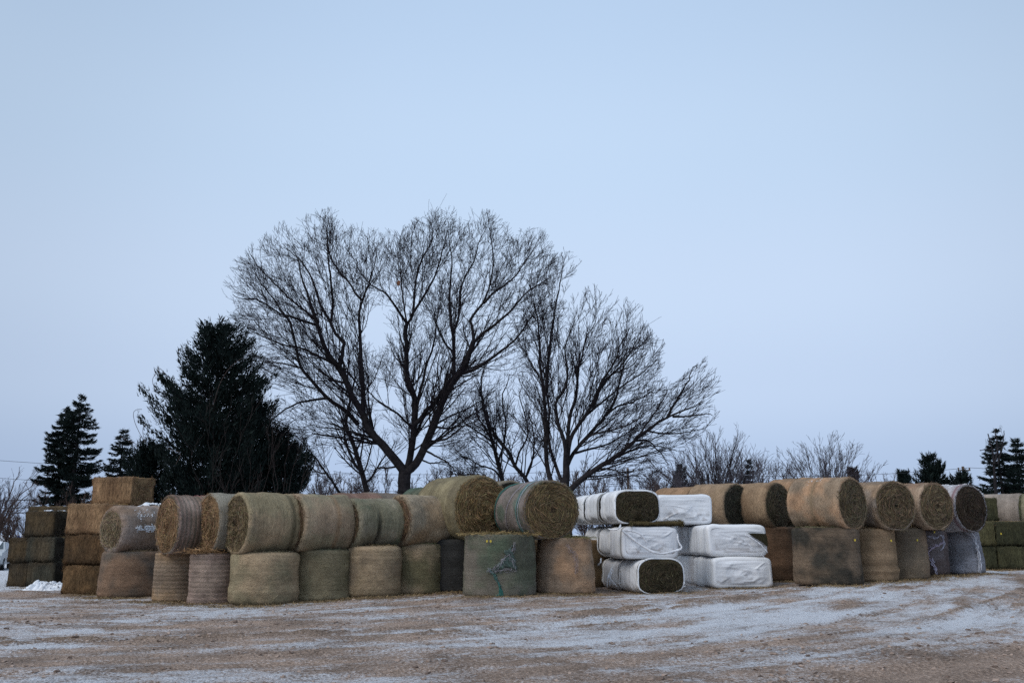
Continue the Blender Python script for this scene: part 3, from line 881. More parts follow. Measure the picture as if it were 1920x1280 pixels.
# stack B
G_SB = 'dark square bales in the low left stack'
DK = dict(c=((.10, .068, .035), (.065, .05, .032)), end=(.045, .034, .022), ps=1.6)
DK2 = dict(c=((.085, .065, .04), (.055, .052, .038)), end=(.03, .026, .02), ps=1.6)
hB = .778
zB = P_B[2]
XB, YB = P_B[0], P_B[1]
square_bale(at(100, 1090, 29.7), -1, -14, 1.06, 1.6, hB, zB, 'dark grey brown square bale at the bottom behind the heaped snow', DK2, G_SB)
square_bale(at(101, 1040, 29.7), -1, -14, 1.07, 1.6, hB, zB + hB, 'dark grey brown square bale directly above the one behind the heaped snow', DK2, G_SB)
square_bale(at(56, 1090, 30.2), -1, -14, .88, 1.6, hB, zB - .03, 'lowest dark bale at the far left end of the stacks', DK, G_SB)
square_bale(at(57, 1040, 30.2), -1, -14, .88, 1.6, hB, zB - .03 + hB, 'upper dark bale at the far left end, beside the parked car', DK, G_SB)
square_bale(at(100, 990, 29.9), -1, -14, 1.10, 1.5, .84, zB + 2 * hB - .01, 'dark brown square bale in the third layer with snow along its right top edge', DK, G_SB)
square_bale(at(140, 990, 32.6), -1, -8, 1.85, 1.4, 1.02, zB + 2 * hB + .03, 'long dark bale lying behind the snow edged one', dict(c=((.12, .085, .045), (.085, .06, .035)), end=DARK, ps=1.6), G_SB)
square_bale(at(142, 1040, 32.6), -1, -8, 1.88, 1.4, 2 * hB + .03, zB, 'dark straw block under the long dark bale', DK, G_SB, twine=False, nst=(0, 0, 0))
# right squares
G_SR = 'green square hay bales at the right end'
GR = dict(c=((.080, .075, .038), (.052, .052, .028)), end=(.065, .062, .032), ps=1.8)
GRL = dict(c=((.13, .115, .055), (.10, .092, .045)), end=(.11, .10, .05), ps=1.8)
zR = P_RS[2]
hR = .778
def sqr(px, Y, L1, L2, h, zb, label, spec, a=3):
    return square_bale(at(px, 1040, Y), 1, a, L1, L2, h, zb, label, spec, G_SR, name='square_hay_bale')
sqr(1812, 31.1, 1.04, 1.4, hR, zR, 'dark green square hay bale at the bottom beside the grey white bale', GR)
sqr(1811, 31.05, 1.07, 1.4, hR + .02, zR + hR, 'lighter olive square hay bale in the second layer beside the frayed bale', GRL)
sqr(1872, 31.12, 1.9, 1.4, hR, zR, 'dark green square hay bale at the bottom running out of the right edge', GR)
sqr(1872, 31.12, 1.9, 1.4, hR + .02, zR + hR, 'green square hay bale in the second layer with a yellow tag', GR)
sqr(1799, 31.8, .46, 1.3, .82, zR + 2 * hR + .02, 'narrow piece of green square hay bale beside the white wrapped round bale', GR)
sqr(1824, 31.8, 1.05, 1.3, .81, zR + 2 * hR + .02, 'green square hay bale alone in the third layer at the right', GR)

# ------------------------------------------------------------------ white wrapped bales
G_W = 'white plastic wrapped bales in the middle stack'
WH = dict(c=((.82, .83, .85), (.87, .88, .90)), end=(.07, .055, .03), mat=M_PLAS, ps=1.2)
WHM = dict(c=((.80, .79, .80), (.86, .87, .89)), end=(.07, .055, .03), mat=M_PLAS, ps=2.0, mud=.9, bands=((.425, .030, .03, (.05, .04, .02)),))
WHB = dict(c=((.82, .83, .85), (.87, .88, .90)), end=(.07, .055, .03), mat=M_PLAS, ps=1.2, bands=((.475, .035, .02, (.05, .04, .02)),))
WHD = dict(c=((.66, .65, .66), (.86, .87, .89)), end=(.07, .055, .03), mat=M_PLAS, ps=2.8)
def white_bale(pc, a_deg, w, h, L, zb, label, closed=False, spec=WH, n=3.6, taper=0):
    """pc: (x,y) of the centre of the end that faces the yard"""
    a = radians(a_deg)
    nrm = np.array([sin(a), -cos(a)])
    c = np.array(pc[:2]) - nrm * L / 2
    rot = atan2(nrm[1], nrm[0])
    seed = int(abs(pc[0] * 17 + pc[1] * 5 + zb * 23)) % 97
    t = thing('wrapped_hay_bale', (c[0], c[1], zb), rot, label, 'wrapped bale', G_W)
    side, ends = body(L, w / 2, h / 2, 8 if closed else n, 104, 36, .085 if closed else .028, seed, amp=(.028, .006), endin=.02 if closed else .01, bulge=.03 if closed else .06, endamp=.008 if closed else .02, ringn=.018, wr=.010 if closed else .018, nR=22 if closed else 12, closed=closed)
    if closed:
        for E in ends:
            yy = E['V'][..., 1]; zz = E['V'][..., 2]
            fold = (1 - np.abs(vnoise(np.stack([yy * 1.1 + zz * 1.7, zz * 4.2 - yy * 2.6, 0 * yy + seed], -1), 6)) * 3.2).clip(0, 1)
            fold2 = (1 - np.abs(vnoise(np.stack([yy * .7, zz * 7.5 + .6 * np.sin(yy * 3), 0 * yy + seed], -1), 9)) * 2.4).clip(0, 1)
            E['V'][..., 0] += E['sg'] * (.016 * fold2 + .022 * fold + .03 * fbm(np.stack([yy * 1.8, zz * 2.2, 0 * yy + seed], -1), 6, 2)) * np.minimum(1, (1 - E['rho']) * 4)
    finish_bale(t, side, ends, spec, seed, False, L, w / 2, h / 2, ('plastic_wrap', 'wrapped_end' if closed else 'end_face'), nst=(0, 1500, 40), clampb=True, flat=.985, closed=closed)
    if not closed:   # ragged lip of the film round the open end
        Vr = side['V'][-4].copy()
    return t, -nrm, c
def row(px, Y, a_deg, zb, specs):
    """specs: (w, h, L, label, closed, spec) front to back"""
    p = at(px, 1040, Y)[:2]
    out = []
    for (w, h, L, label, closed, spec) in specs:
        t, back, c = white_bale(p, a_deg, w, h, L - (.12 if closed else .17), zb, label, closed, spec)
        out.append(t)
        p = p + back * L
    return out
z5 = P_W5[2]
hW = .872
r5 = row(1238, 24.25, 17, z5 - .02, [
    (1.36, hW + .03, 1.22, 'lowest white sleeved bale with its dark oval hay end facing the yard', False, WH),
    (1.34, hW, 1.15, 'crumpled white sleeved bale behind the lowest oval ended one', False, WHD),
    (1.32, hW, 1.15, 'shaded white wrapped bale third back in the lowest row', False, WH),
    (1.32, hW, 1.15, 'white wrapped bale at the dark back end of the lowest row', False, WH)])
r3 = row(1221, 24.4, 15, z5 + hW - .01, [
    (1.60, hW - .02, 1.1, 'torn white wrapped bale with muddy end and hanging strip, middle layer', True, WHM),
    (1.36, hW - .02, 1.1, 'white sleeved bale behind the torn one, middle layer', False, WHB),
    (1.36, hW - .02, 1.15, 'white sleeved bale at the back of the middle layer beside the round bale', False, WH)])
r1 = row(1198, 24.45, 17, z5 + 2 * hW + .02, [
    (1.32, hW + .02, 1.15, 'topmost white sleeved bale with dark square hay end', False, WH),
    (1.32, hW, 1.15, 'ridged white sleeved bale second in the top layer', False, WHB),
    (1.30, hW - .02, 1.15, 'white sleeved bale at the back of the top layer behind the striped bale', False, WH)])
z6 = P_W6[2]
h6 = .848
r6 = row(1391, 25.6, 7, z6 - .01, [
    (1.73, h6, 1.8, 'large closed white wrapped bale on the ground at the right of its stack', True, WH),
    (1.73, h6, 1.8, 'white wrapped bale on the ground left of the large closed one', True, WHD),
    (1.70, h6, 1.75, 'white wrapped bale third back on the ground beside the oval end', True, WH)])
r4 = row(1384, 25.65, 7, z6 + h6 - .005, [
    (1.72, h6 + .01, 1.8, 'closed white wrapped bale in the middle layer with a torn right corner', True, WH),
    (1.72, h6 + .01, 1.8, 'puckered white wrapped bale left of the torn cornered one', True, WHD),
    (1.65, h6, 1.75, 'white wrapped bale at the back of the middle layer', True, WH)])
r2 = row(1287, 26.7, 7, z6 + 2 * h6 + .005, [
    (1.70, h6 + .02, 1.75, 'closed white wrapped bale alone on top with fine horizontal creases', True, WH)])
# ------------------------------------------------------------------ small things on the bales
def on_bale(key, px, py, off=.01):
    """point of a standing bale's front face seen at a pixel"""
    B = BALES[key]
    a, b = ray(px, py)
    d = np.array([a, 1., b]); o = np.array([0, 0, EYE])
    A_ = a * a + 1; B_ = -2 * (a * B['x'] + B['y']); C_ = B['x'] ** 2 + B['y'] ** 2 - (B['R'] + off) ** 2
    disc = max(B_ * B_ - 4 * A_ * C_, 0)
    t = (-B_ - math.sqrt(disc)) / (2 * A_)
    p = o + d * t
    return p - np.array([B['x'], B['y'], B['z']])

def cord(key, pts, r, col, name='torn_net_cord', fray=0):
    P = np.array([on_bale(key, x, y, .022) for x, y in pts])
    P = resample(P, len(pts) * 6)
    P = P + .010 * RNG.normal(size=P.shape)
    K = [P]
    for k in range(fray):
        K.append(P + .022 * RNG.normal(size=(1, 3)) + .016 * RNG.normal(size=P.shape))
    V, Q = tubes(np.array(K), np.full((len(K), P.shape[0]), r), 5)
    return link(name, mesh_np(name, V, Q, col=col), M_CORD, BALES[key]['t'])

def patch(key, poly, col, name='torn_net_patch'):
    """piece of net lying on a standing bale, outlined in the photograph"""
    poly = np.array(poly, float)
    x0, y0 = poly.min(0); x1, y1 = poly.max(0)
    n = 16
    def inside(p):
        c = False
        for i in range(len(poly)):
            a, b = poly[i], poly[i - 1]
            if (a[1] > p[1]) != (b[1] > p[1]) and p[0] < (b[0] - a[0]) * (p[1] - a[1]) / (b[1] - a[1]) + a[0]: c = not c
        return c
    V, Q, idm = [], [], {}
    for j in range(n + 1):
        for i in range(n + 1):
            idm[i, j] = len(V); V.append(on_bale(key, x0 + (x1 - x0) * i / n, y0 + (y1 - y0) * j / n, .020 + .012 * RNG.random()))
    for j in range(n):
        for i in range(n):
            if inside((x0 + (x1 - x0) * (i + .5) / n, y0 + (y1 - y0) * (j + .5) / n)):
                Q.append((idm[i, j], idm[i, j + 1], idm[i + 1, j + 1], idm[i + 1, j]))
    c = np.array(col) * RNG.uniform(.5, 1.5, (len(V), 1))
    o = link(name, mesh_np(name, V, Q, col=c), M_CORD, BALES[key]['t'])
    m = o.modifiers.new('thick', 'SOLIDIFY'); m.thickness = .008
    return o
TEAL = (.03, .13, .11); NETW = (.30, .29, .31)
patch('B9', [(963, 1018), (958, 1030), (966, 1046), (970, 1066), (950, 1064), (926, 1070), (934, 1056), (950, 1042), (944, 1034), (955, 1028)], (.06, .09, .075))
cord('B9', [(965, 1017), (962, 1030), (955, 1042), (962, 1052), (966, 1066)], .005, NETW, fray=4)
cord('B9', [(952, 1040), (940, 1054), (930, 1064), (917, 1068), (926, 1071), (945, 1067), (966, 1067)], .005, NETW, fray=6)
cord('B9', [(919, 1069), (927, 1077), (933, 1088), (938, 1100)], .005, (.08, .20, .18), fray=5)
patch('B9', [(932, 1088), (937, 1094), (943, 1108), (944, 1118), (927, 1118), (936, 1112), (936, 1102)], TEAL, 'torn_net_tail')
cord('B10', [(1063, 1020), (1070, 1032), (1078, 1040), (1081, 1060), (1080, 1074)], .004, (.36, .29, .28), fray=5)
cord('RB6', [(1815, 990), (1825, 1002), (1832, 1030), (1838, 1072)], .016, (.62, .63, .68), 'torn_wrap_strip', fray=3)
cord('RB6', [(1806, 990), (1812, 998), (1822, 1003), (1826, 992)], .010, (.6, .6, .65), 'torn_wrap_strip', fray=2)
cord('RB5', [(1767, 1017), (1756, 1023), (1743, 1032), (1738, 1042), (1746, 1052), (1754, 1068)], .010, (.45, .38, .48), fray=3)
cord('RB5', [(1742, 1004), (1754, 1008), (1766, 1003), (1770, 1020), (1764, 1030)], .009, (.45, .44, .52), fray=3)
cord('RB5', [(1757, 1072), (1752, 1060), (1748, 1048)], .012, (.42, .40, .5), fray=3)

def tag_mesh(p, nrm_yaw, t, s=.045):
    pts = []
    V, Q = box_geo((0, 0, 0), (s, .008, s * 1.3), nrm_yaw)
    return link('yellow_tag', mesh_np('yellow_tag', V + np.array(p), Q, smooth=False), M_TAG, t)
for key, x, y in (('B9', 913, 1014), ('B9', 920, 1014), ('RB2', 1603, 1012), ('RB3', 1671, 1013), ('RB4', 1720, 1012), ('RB5', 1752, 997)):
    p = on_bale(key, x, y, .035); tag_mesh(p, 0, BALES[key]['t'], .04)

def child_box_tag(prefix_label, px, py, Y):
    for o in COL.objects:
        if o.get('label', '').startswith(prefix_label):
            w = at(px, py, Y) - np.array(o.location)
            r = -o.rotation_euler.z
            p = (w[0] * cos(r) - w[1] * sin(r), w[0] * sin(r) + w[1] * cos(r), w[2])
            tag_mesh(p, 0, o, .045)
child_box_tag('green square hay bale in the second', 1877, 1000, 31.12)
child_box_tag('dark brown square bale in the middle', 138, 1036, 26.9)
child_box_tag('dark brown square bale in the third', 71, 995, 30.1)

# net stripes round the large striped bale: follow its own side mesh
def rings(key, lines, name='net_stripe'):
    B = BALES[key]; Vs = B['Vs']; nr, nc = Vs.shape[:2]
    ctr = Vs.reshape(-1, 3).mean(0)
    for (f0, f1, r, col, fray) in lines:
        j = np.arange(0, nc - 1)
        ks = []
        for q in range(fray):
            row_ = (f0 + (f1 - f0) * (.5 - .5 * np.cos(j / nc * 2 * pi)) + .006 * q) * (nr - 1)
            row_ = np.clip(row_ + .5 * np.sin(j * .21 + q), 0, nr - 2)
            i0 = row_.astype(int); u = (row_ - i0)[:, None]
            p = Vs[i0, j] * (1 - u) + Vs[i0 + 1, j] * u
            n_ = p - ctr; n_[:, 0] = 0; n_ /= np.linalg.norm(n_, axis=1, keepdims=True)
            ks.append(p + n_ * (.012 + .004 * RNG.random((len(p), 1))))
        V, Q = tubes(np.array(ks), np.full((len(ks), len(j)), r), 4)
        link(name, mesh_np(name, V, Q, col=col), M_CORD, B['t'])
rings('T9', [(.68, .66, .007, (.13, .24, .23), 4), (.72, .70, .006, (.36, .38, .42), 2), (.32, .58, .005, (.40, .36, .40), 2), (.12, .22, .009, (.04, .12, .10), 5)])
rings('T2', [(.22, .22, .005, (.38, .13, .12), 1), (.30, .30, .005, (.40, .15, .14), 1), (.38, .37, .005, (.38, .13, .12), 1), (.46, .45, .005, (.40, .15, .14), 1)])

# ------------------------------------------------------------------ snow lumps
def ico():
    t = (1 + 5 ** .5) / 2
    V = np.array([(-1, t, 0), (1, t, 0), (-1, -t, 0), (1, -t, 0), (0, -1, t), (0, 1, t), (0, -1, -t), (0, 1, -t), (t, 0, -1), (t, 0, 1), (-t, 0, -1), (-t, 0, 1)], float)
    T = np.array([(0, 11, 5), (0, 5, 1), (0, 1, 7), (0, 7, 10), (0, 10, 11), (1, 5, 9), (5, 11, 4), (11, 10, 2), (10, 7, 6), (7, 1, 8), (3, 9, 4), (3, 4, 2), (3, 2, 6), (3, 6, 8), (3, 8, 9), (4, 9, 5), (2, 4, 11), (6, 2, 10), (8, 6, 7), (9, 8, 1)])
    return V / np.linalg.norm(V[0]), T
ICV, ICT = ico()
def lumps(name, C, Sz, mat, parent=None, flat=.6, cols=None, smooth=True):
    C = np.asarray(C, float); K = len(C)
    Vr = ICV[None] * (1 + .35 * RNG.normal(size=(K, 12, 1))) * np.asarray(Sz)[:, None, None]
    Vr = Vr * np.array([1, 1, flat]); a = RNG.uniform(0, 2 * pi, K)
    x = Vr[..., 0] * np.cos(a)[:, None] - Vr[..., 1] * np.sin(a)[:, None]; y = Vr[..., 0] * np.sin(a)[:, None] + Vr[..., 1] * np.cos(a)[:, None]
    V = np.stack([x, y, Vr[..., 2]], -1) + C[:, None, :]
    T = (ICT[None] + (np.arange(K) * 12)[:, None, None]).reshape(-1, 3)
    return link(name, mesh_np(name, V.reshape(-1, 3), None, T, col=None if cols is None else np.repeat(cols, 12, axis=0), smooth=smooth), mat, parent)

def snow_heap(x0, x1, y0, y1, n, hgt, label):
    n = 70
    nx, ny = 90, 44
    xs = np.linspace(x0, x1, nx); ys = np.linspace(y0, y1, ny)
    X, Y = np.meshgrid(xs, ys)
    u = (X - x0) / (x1 - x0); v = (Y - y0) / (y1 - y0)
    e = np.sin(np.clip(u, 0, 1) * pi) ** .35 * np.sin(np.clip(v, 0, 1) * pi) ** .6
    P = np.stack([X, Y, 0 * X], -1)
    Z = hgt * e * (.50 + .55 * fbm(P * 2.6, 3, 3, .6) + .75 * np.abs(vnoise(P * 5.5, 4)) + .3 * np.abs(vnoise(P * 12, 14)))
    G = np.array([[float(gz(a, b)) for a in xs] for b in ys])
    Z = Z + G - .05 * (1 - e) - .01
    X = X + .06 * fbm(P * 6, 9, 3); Y = Y + .06 * fbm(P * 6, 10, 3)
    i = np.arange(ny - 1)[:, None] * nx + np.arange(nx - 1)[None, :]
    Q = np.stack([i, i + 1, i + nx + 1, i + nx], -1).reshape(-1, 4)
    o = link('snow_heap', mesh_np('snow_heap', np.stack([X, Y, Z], -1), Q), M_SNOW)
    tag(o, label, 'snow heap')
    px = RNG.uniform(x0, x1, n); py = RNG.uniform(y0, y0 + (y1 - y0) * .7, n)
    C = np.array([(a, b, float(gz(a, b)) + hgt * RNG.uniform(.0, .95) * math.sin(max(0, min(1, (a - x0) / (x1 - x0))) * pi) ** .4) for a, b in zip(px, py)])
    c = lumps('snow_lump', C, RNG.uniform(.012, .045, n), M_SNOW, o, .8); c['kind'] = 'stuff'
_a = at(46, 1108, 28.5); _b = at(122, 1108, 28.5)
snow_heap(_a[0], _b[0], 28.2, 29.4, 150, .26, 'lumpy bright snow heap shoved against the dark bales at left')

# crust of snow on T1, snow along edges
def crust(key, thc, n, spread, size, name='snow_crust', x0=-.3, x1=.5, dens=None):
    B = BALES[key]; Vs = B['Vs']; nr, nc = Vs.shape[:2]
    C = []
    while len(C) < n:
        f = RNG.uniform(x0, x1)
        th = thc + spread * RNG.normal() * (.5 + .5 * abs(vnoise(np.array([f * 6, 1.3, 2]), 4)))
        if vnoise(np.array([f * 9, th * 6, 4.]), 8) < -.45: continue
        i = int(np.clip((f + .5), .08, .92) * (nr - 1)); j = int(((th + pi / 2) % (2 * pi)) / (2 * pi) * (nc - 1))
        C.append(Vs[i, j])
    C = np.array(C)
    o = lumps(name, C, RNG.uniform(size * .4, size, n), M_SNOW, B['t'], .7)
    o['kind'] = 'stuff'
    return o
# body y axis points to ... the camera side is tested by the sign below
def cam_side(key):
    B = BALES[key]; v = np.array([-B['x'], -B['y']]); yax = np.array([-sin(B['rot']), cos(B['rot'])])
    return 1 if v @ yax > 0 else -1
sd_ = cam_side('T1')
th0 = .10 if sd_ > 0 else pi - .10
crust('T1', th0, 520, .075, .030, x0=-.47, x1=.22)
crust('T1', .62 if sd_ > 0 else pi - .62, 90, .28, .024, x0=-.4, x1=.2)
crust('L312', pi / 2, 260, .45, .06, x0=-.5, x1=.5)
crust('R2', pi / 2 - .5 * cam_side('R2'), 25, .15, .016, x0=-.1, x1=.1)
crust('R5', pi / 2 + .9 * cam_side('R5'), 14, .2, .03, x0=.38, x1=.5)
crust('R5', pi / 2, 200, .5, .03, x0=-.5, x1=.35)

# snow along the edge of the third layer in the dark stack
for o in [o for o in COL.objects if o.get('label', '').startswith('dark brown square bale in the third')]:
    K = 90
    C = np.stack([RNG.uniform(.0, .51, K), RNG.uniform(-.75, .7, K), np.full(K, .845)], 1)
    q = lumps('snow_crust', C, RNG.uniform(.02, .05, K), M_SNOW, o, .5); q['kind'] = 'stuff'
for o in [o for o in COL.objects if o.get('label', '').startswith('lowest white sleeved') or o.get('label', '').startswith('torn white')]:
    pass

# hay spilled between the layers of the wrapped stack: a slab of loose hay that lies on the torn bale
def hay_wisps(name, label, C0, ext, n, col, ln=(.08, .3), rot=0, cat='loose hay', kind=None):
    c_, s_ = cos(rot), sin(rot)
    q = RNG.normal(0, .42, (n, 3)).clip(-1, 1) * np.array(ext)
    q[:, 2] = np.abs(q[:, 2])
    P = np.stack([q[:, 0] * c_ - q[:, 1] * s_, q[:, 0] * s_ + q[:, 1] * c_, q[:, 2]], 1)
    D = RNG.normal(size=(n, 3)) * [1, 1, .25]
    Nn = np.tile([0, 0, 1.], (n, 1))
    o = strand_mesh(P, D, Nn, RNG.uniform(*ln, n), RNG.uniform(.006, .014, n), np.array(col) * RNG.uniform(.4, 1.8, (n, 1)), name, M_STRAW, None)
    o.location = tuple(float(v) for v in C0)
    tag(o, label, cat, kind=kind or 'stuff')
    return o
p = at(1217, 992, 24.6)
hay_slab = thing('hay_slab', (p[0] + .05, 25.05, z5 + 2 * hW - .035), radians(15), 'thin slab of dark loose hay squeezed between the top and middle white bales', 'loose hay')
sl, en = body(1.5, .6, .06, 4, 60, 20, .02, 5, amp=(.02, .02), endin=.01)
finish_bale(hay_slab, sl, en, dict(c=((.12, .09, .04), (.06, .05, .025)), end=(.1, .08, .035), mat=M_CUT), 5, False, 1.5, .6, .06, ('hay_layer', 'end_face'), nst=(900, 600, 300), clampb=False)
hay_wisps('spilled_hay', 'golden wisps of hay spilled on top of the pinkish ribbed bale', (BALES['B3']['x'] - .22, BALES['B3']['y'] - .45, BALES['B3']['top'] - .01), (.55, .3, .12), 700, (.26, .155, .075))
hay_wisps('spilled_hay', 'wisps of hay lying on the big bale with the torn green net', (BALES['B9']['x'], BALES['B9']['y'] - .35, BALES['B9']['top'] - .02), (1.0, .5, .07), 1300, (.24, .17, .07))
hay_wisps('spilled_hay', 'wisps of greenish hay on the flared tan bale', (BALES['B10']['x'], BALES['B10']['y'] - .3, BALES['B10']['top'] - .02), (.8, .5, .06), 800, (.17, .15, .06))

# torn film strips on the white bales
def film(path, w, t, name='torn_film_strip', wob=.012):
    w = w * .55
    """path: list of (px, py, Y)"""
    P = resample(np.array([at(*q) for q in path]), len(path) * 8)
    P = P + wob * .3 * RNG.normal(size=P.shape)
    Tn = np.gradient(P, axis=0); Tn /= np.linalg.norm(Tn, axis=1, keepdims=True)
    view = P - np.array([0, 0, EYE]); view /= np.linalg.norm(view, axis=1, keepdims=True)
    A = np.cross(Tn, view); A /= np.linalg.norm(A, axis=1, keepdims=True)
    k = np.linspace(0, 1, len(P))[:, None]
    ww = w * (.6 + .4 * np.sin(k * 9) ** 2) * np.minimum(1, (1 - k) * 5 + .2)
    rows_ = [P + A * ww * s + view * (-.012 * (1 - s * s)) for s in (-1, -.4, .4, 1)]
    V = np.stack(rows_, 1).reshape(-1, 3)
    n = len(P); i = (np.arange(n - 1) * 4)[:, None] + np.arange(3)[None, :]
    Q = np.stack([i, i + 1, i + 5, i + 4], -1).reshape(-1, 4)
    V = V - np.array(t.location)
    r = -t.rotation_euler.z
    V = np.stack([V[:, 0] * cos(r) - V[:, 1] * sin(r), V[:, 0] * sin(r) + V[:, 1] * cos(r), V[:, 2]], 1)
    o = link(name, mesh_np(name, V, Q, col=(.78, .79, .82), bco=V), M_PLAS, t)
    m = o.modifiers.new('thick', 'SOLIDIFY'); m.thickness = .006
    return o
YT = 24.15
film([(1166, 994, YT), (1182, 1006, YT), (1200, 1020, YT - .02), (1222, 1033, YT - .06), (1242, 1037, YT - .04), (1262, 1033, YT), (1277, 1027, YT + .1)], .055, r3[0])
film([(1270, 1000, YT + .15), (1272, 1014, YT + .1), (1278, 1027, YT + .08), (1266, 1033, YT)], .04, r3[0])
film([(1170, 993, YT), (1190, 996, YT), (1204, 1004, YT), (1215, 1020, YT)], .045, r3[0])
film([(1164, 983, 24.15), (1160, 990, 24.05), (1150, 993, 24.1), (1140, 991, 24.25)], .04, r1[0])
film([(1127, 1046, 25.6), (1126, 1054, 25.4), (1121, 1060, 25.5)], .04, r3[1])
for k in range(5):
    film([(1148 + RNG.uniform(-2, 2), 1063 + 4 * k, 24.85), (1143 + RNG.uniform(-4, 4), 1080, 24.75), (1138 + 5 * k, 1096 + RNG.uniform(-4, 6), 24.8)], .018, r5[1])
film([(1279, 1080, 24.6), (1283, 1092, 24.45), (1280, 1099, 24.45), (1286, 1098, 24.45)], .025, r5[0])
# torn corner showing hay, with a flap
tc_ = r4[0]
crn = [(1405, 999), (1436, 1000), (1439, 1010), (1440, 1024), (1430, 1014), (1418, 1008)]
Yc = 25.5
V = np.array([at(x, y, Yc + (x - 1384) * .0016) for x, y in crn]) - np.array(tc_.location)
r = -tc_.rotation_euler.z
V = np.stack([V[:, 0] * cos(r) - V[:, 1] * sin(r), V[:, 0] * sin(r) + V[:, 1] * cos(r), V[:, 2]], 1)
V2 = V + np.array([-.10, 0, 0])
o = link('exposed_hay', mesh_np('exposed_hay', np.vstack([V, V2]), [(0, 1, 2, 3), (0, 3, 4, 5)] + [(i, (i + 1) % 6, (i + 1) % 6 + 6, i + 6) for i in range(6)], col=(.045, .04, .022), bco=np.vstack([V, V2]) , smooth=False), M_END, tc_)
film([(1398, 1002, Yc - .02), (1412, 1010, Yc - .03), (1428, 1022, Yc - .03), (1440, 1036, Yc)], .03, tc_)
film([(1380, 1000, Yc - .03), (1400, 1018, Yc - .05), (1420, 1034, Yc - .04), (1434, 1044, Yc - .02)], .018, tc_)

# ------------------------------------------------------------------ clods, gravel, litter
def scatter(n, xr, yr, size, cols, name, label, flat=.55, snowless=True, clump=0):
    X = RNG.uniform(*xr, n * 3); Y = yr[0] + (yr[1] - yr[0]) * RNG.random(n * 3) ** 1.3
    ix = np.clip(np.searchsorted(GX, X) - 1, 0, len(GX) - 2); iy = np.clip(np.searchsorted(GY, Y) - 1, 0, len(GY) - 2)
    ok = RNG.random(n * 3) < np.clip(.75 - GS[iy, ix] * 1.6, .08, 1) * (np.clip(.35 + 1.4 * fbm(np.stack([X, Y, 0 * X], -1) * .9, 91, 4, .6), .02, 1) if clump else 1)
    X, Y = X[ok][:n], Y[ok][:n]
    Z = gz(X, Y)
    S_ = size[0] + (size[1] - size[0]) * RNG.random(len(X)) ** 4
    c = np.array(cols[0]) + (np.array(cols[1]) - np.array(cols[0])) * RNG.random((len(X), 1))
    o = lumps(name, np.stack([X, Y, Z + S_ * .15], 1), S_, M_STRAW, None, flat, c, smooth=False)
    tag(o, label, 'gravel', kind='stuff')
scatter(9000, (-13, 15), (9, 24), (.006, .045), ((.13, .09, .07), (.42, .32, .26)), 'dirt_clods', 'crumbs of frozen dirt and small stones strewn over the yard', clump=1)
# hay litter along the foot of the stacks
n = 26000
A_ = np.array(list(ANCH[:len([k for k in ST if not k.startswith('U')])]) + [P_A, P_B, P_W5, P_W6, P_RS])
k = RNG.integers(0, len(A_), n)
X = A_[k, 0] + RNG.normal(0, .55, n); Y = A_[k, 1] + RNG.normal(-.12, .30, n)
P = np.stack([X, Y, gz(X, Y) + RNG.uniform(0, .02, n)], 1)
D = RNG.normal(size=(n, 3)) * [1, 1, .3]
o = strand_mesh(P, D, np.tile([0, 0, 1.], (n, 1)), RNG.uniform(.05, .18, n), RNG.uniform(.005, .011, n), np.array([.24, .17, .09]) * RNG.uniform(.3, 1.7, (n, 1)), 'hay_litter', M_STRAW, None)
tag(o, 'loose hay trodden into the ground along the foot of the bales', 'hay litter', kind='stuff')

# ------------------------------------------------------------------ bare trees
def unit(v): return v / (np.linalg.norm(v, axis=-1, keepdims=True) + 1e-9)

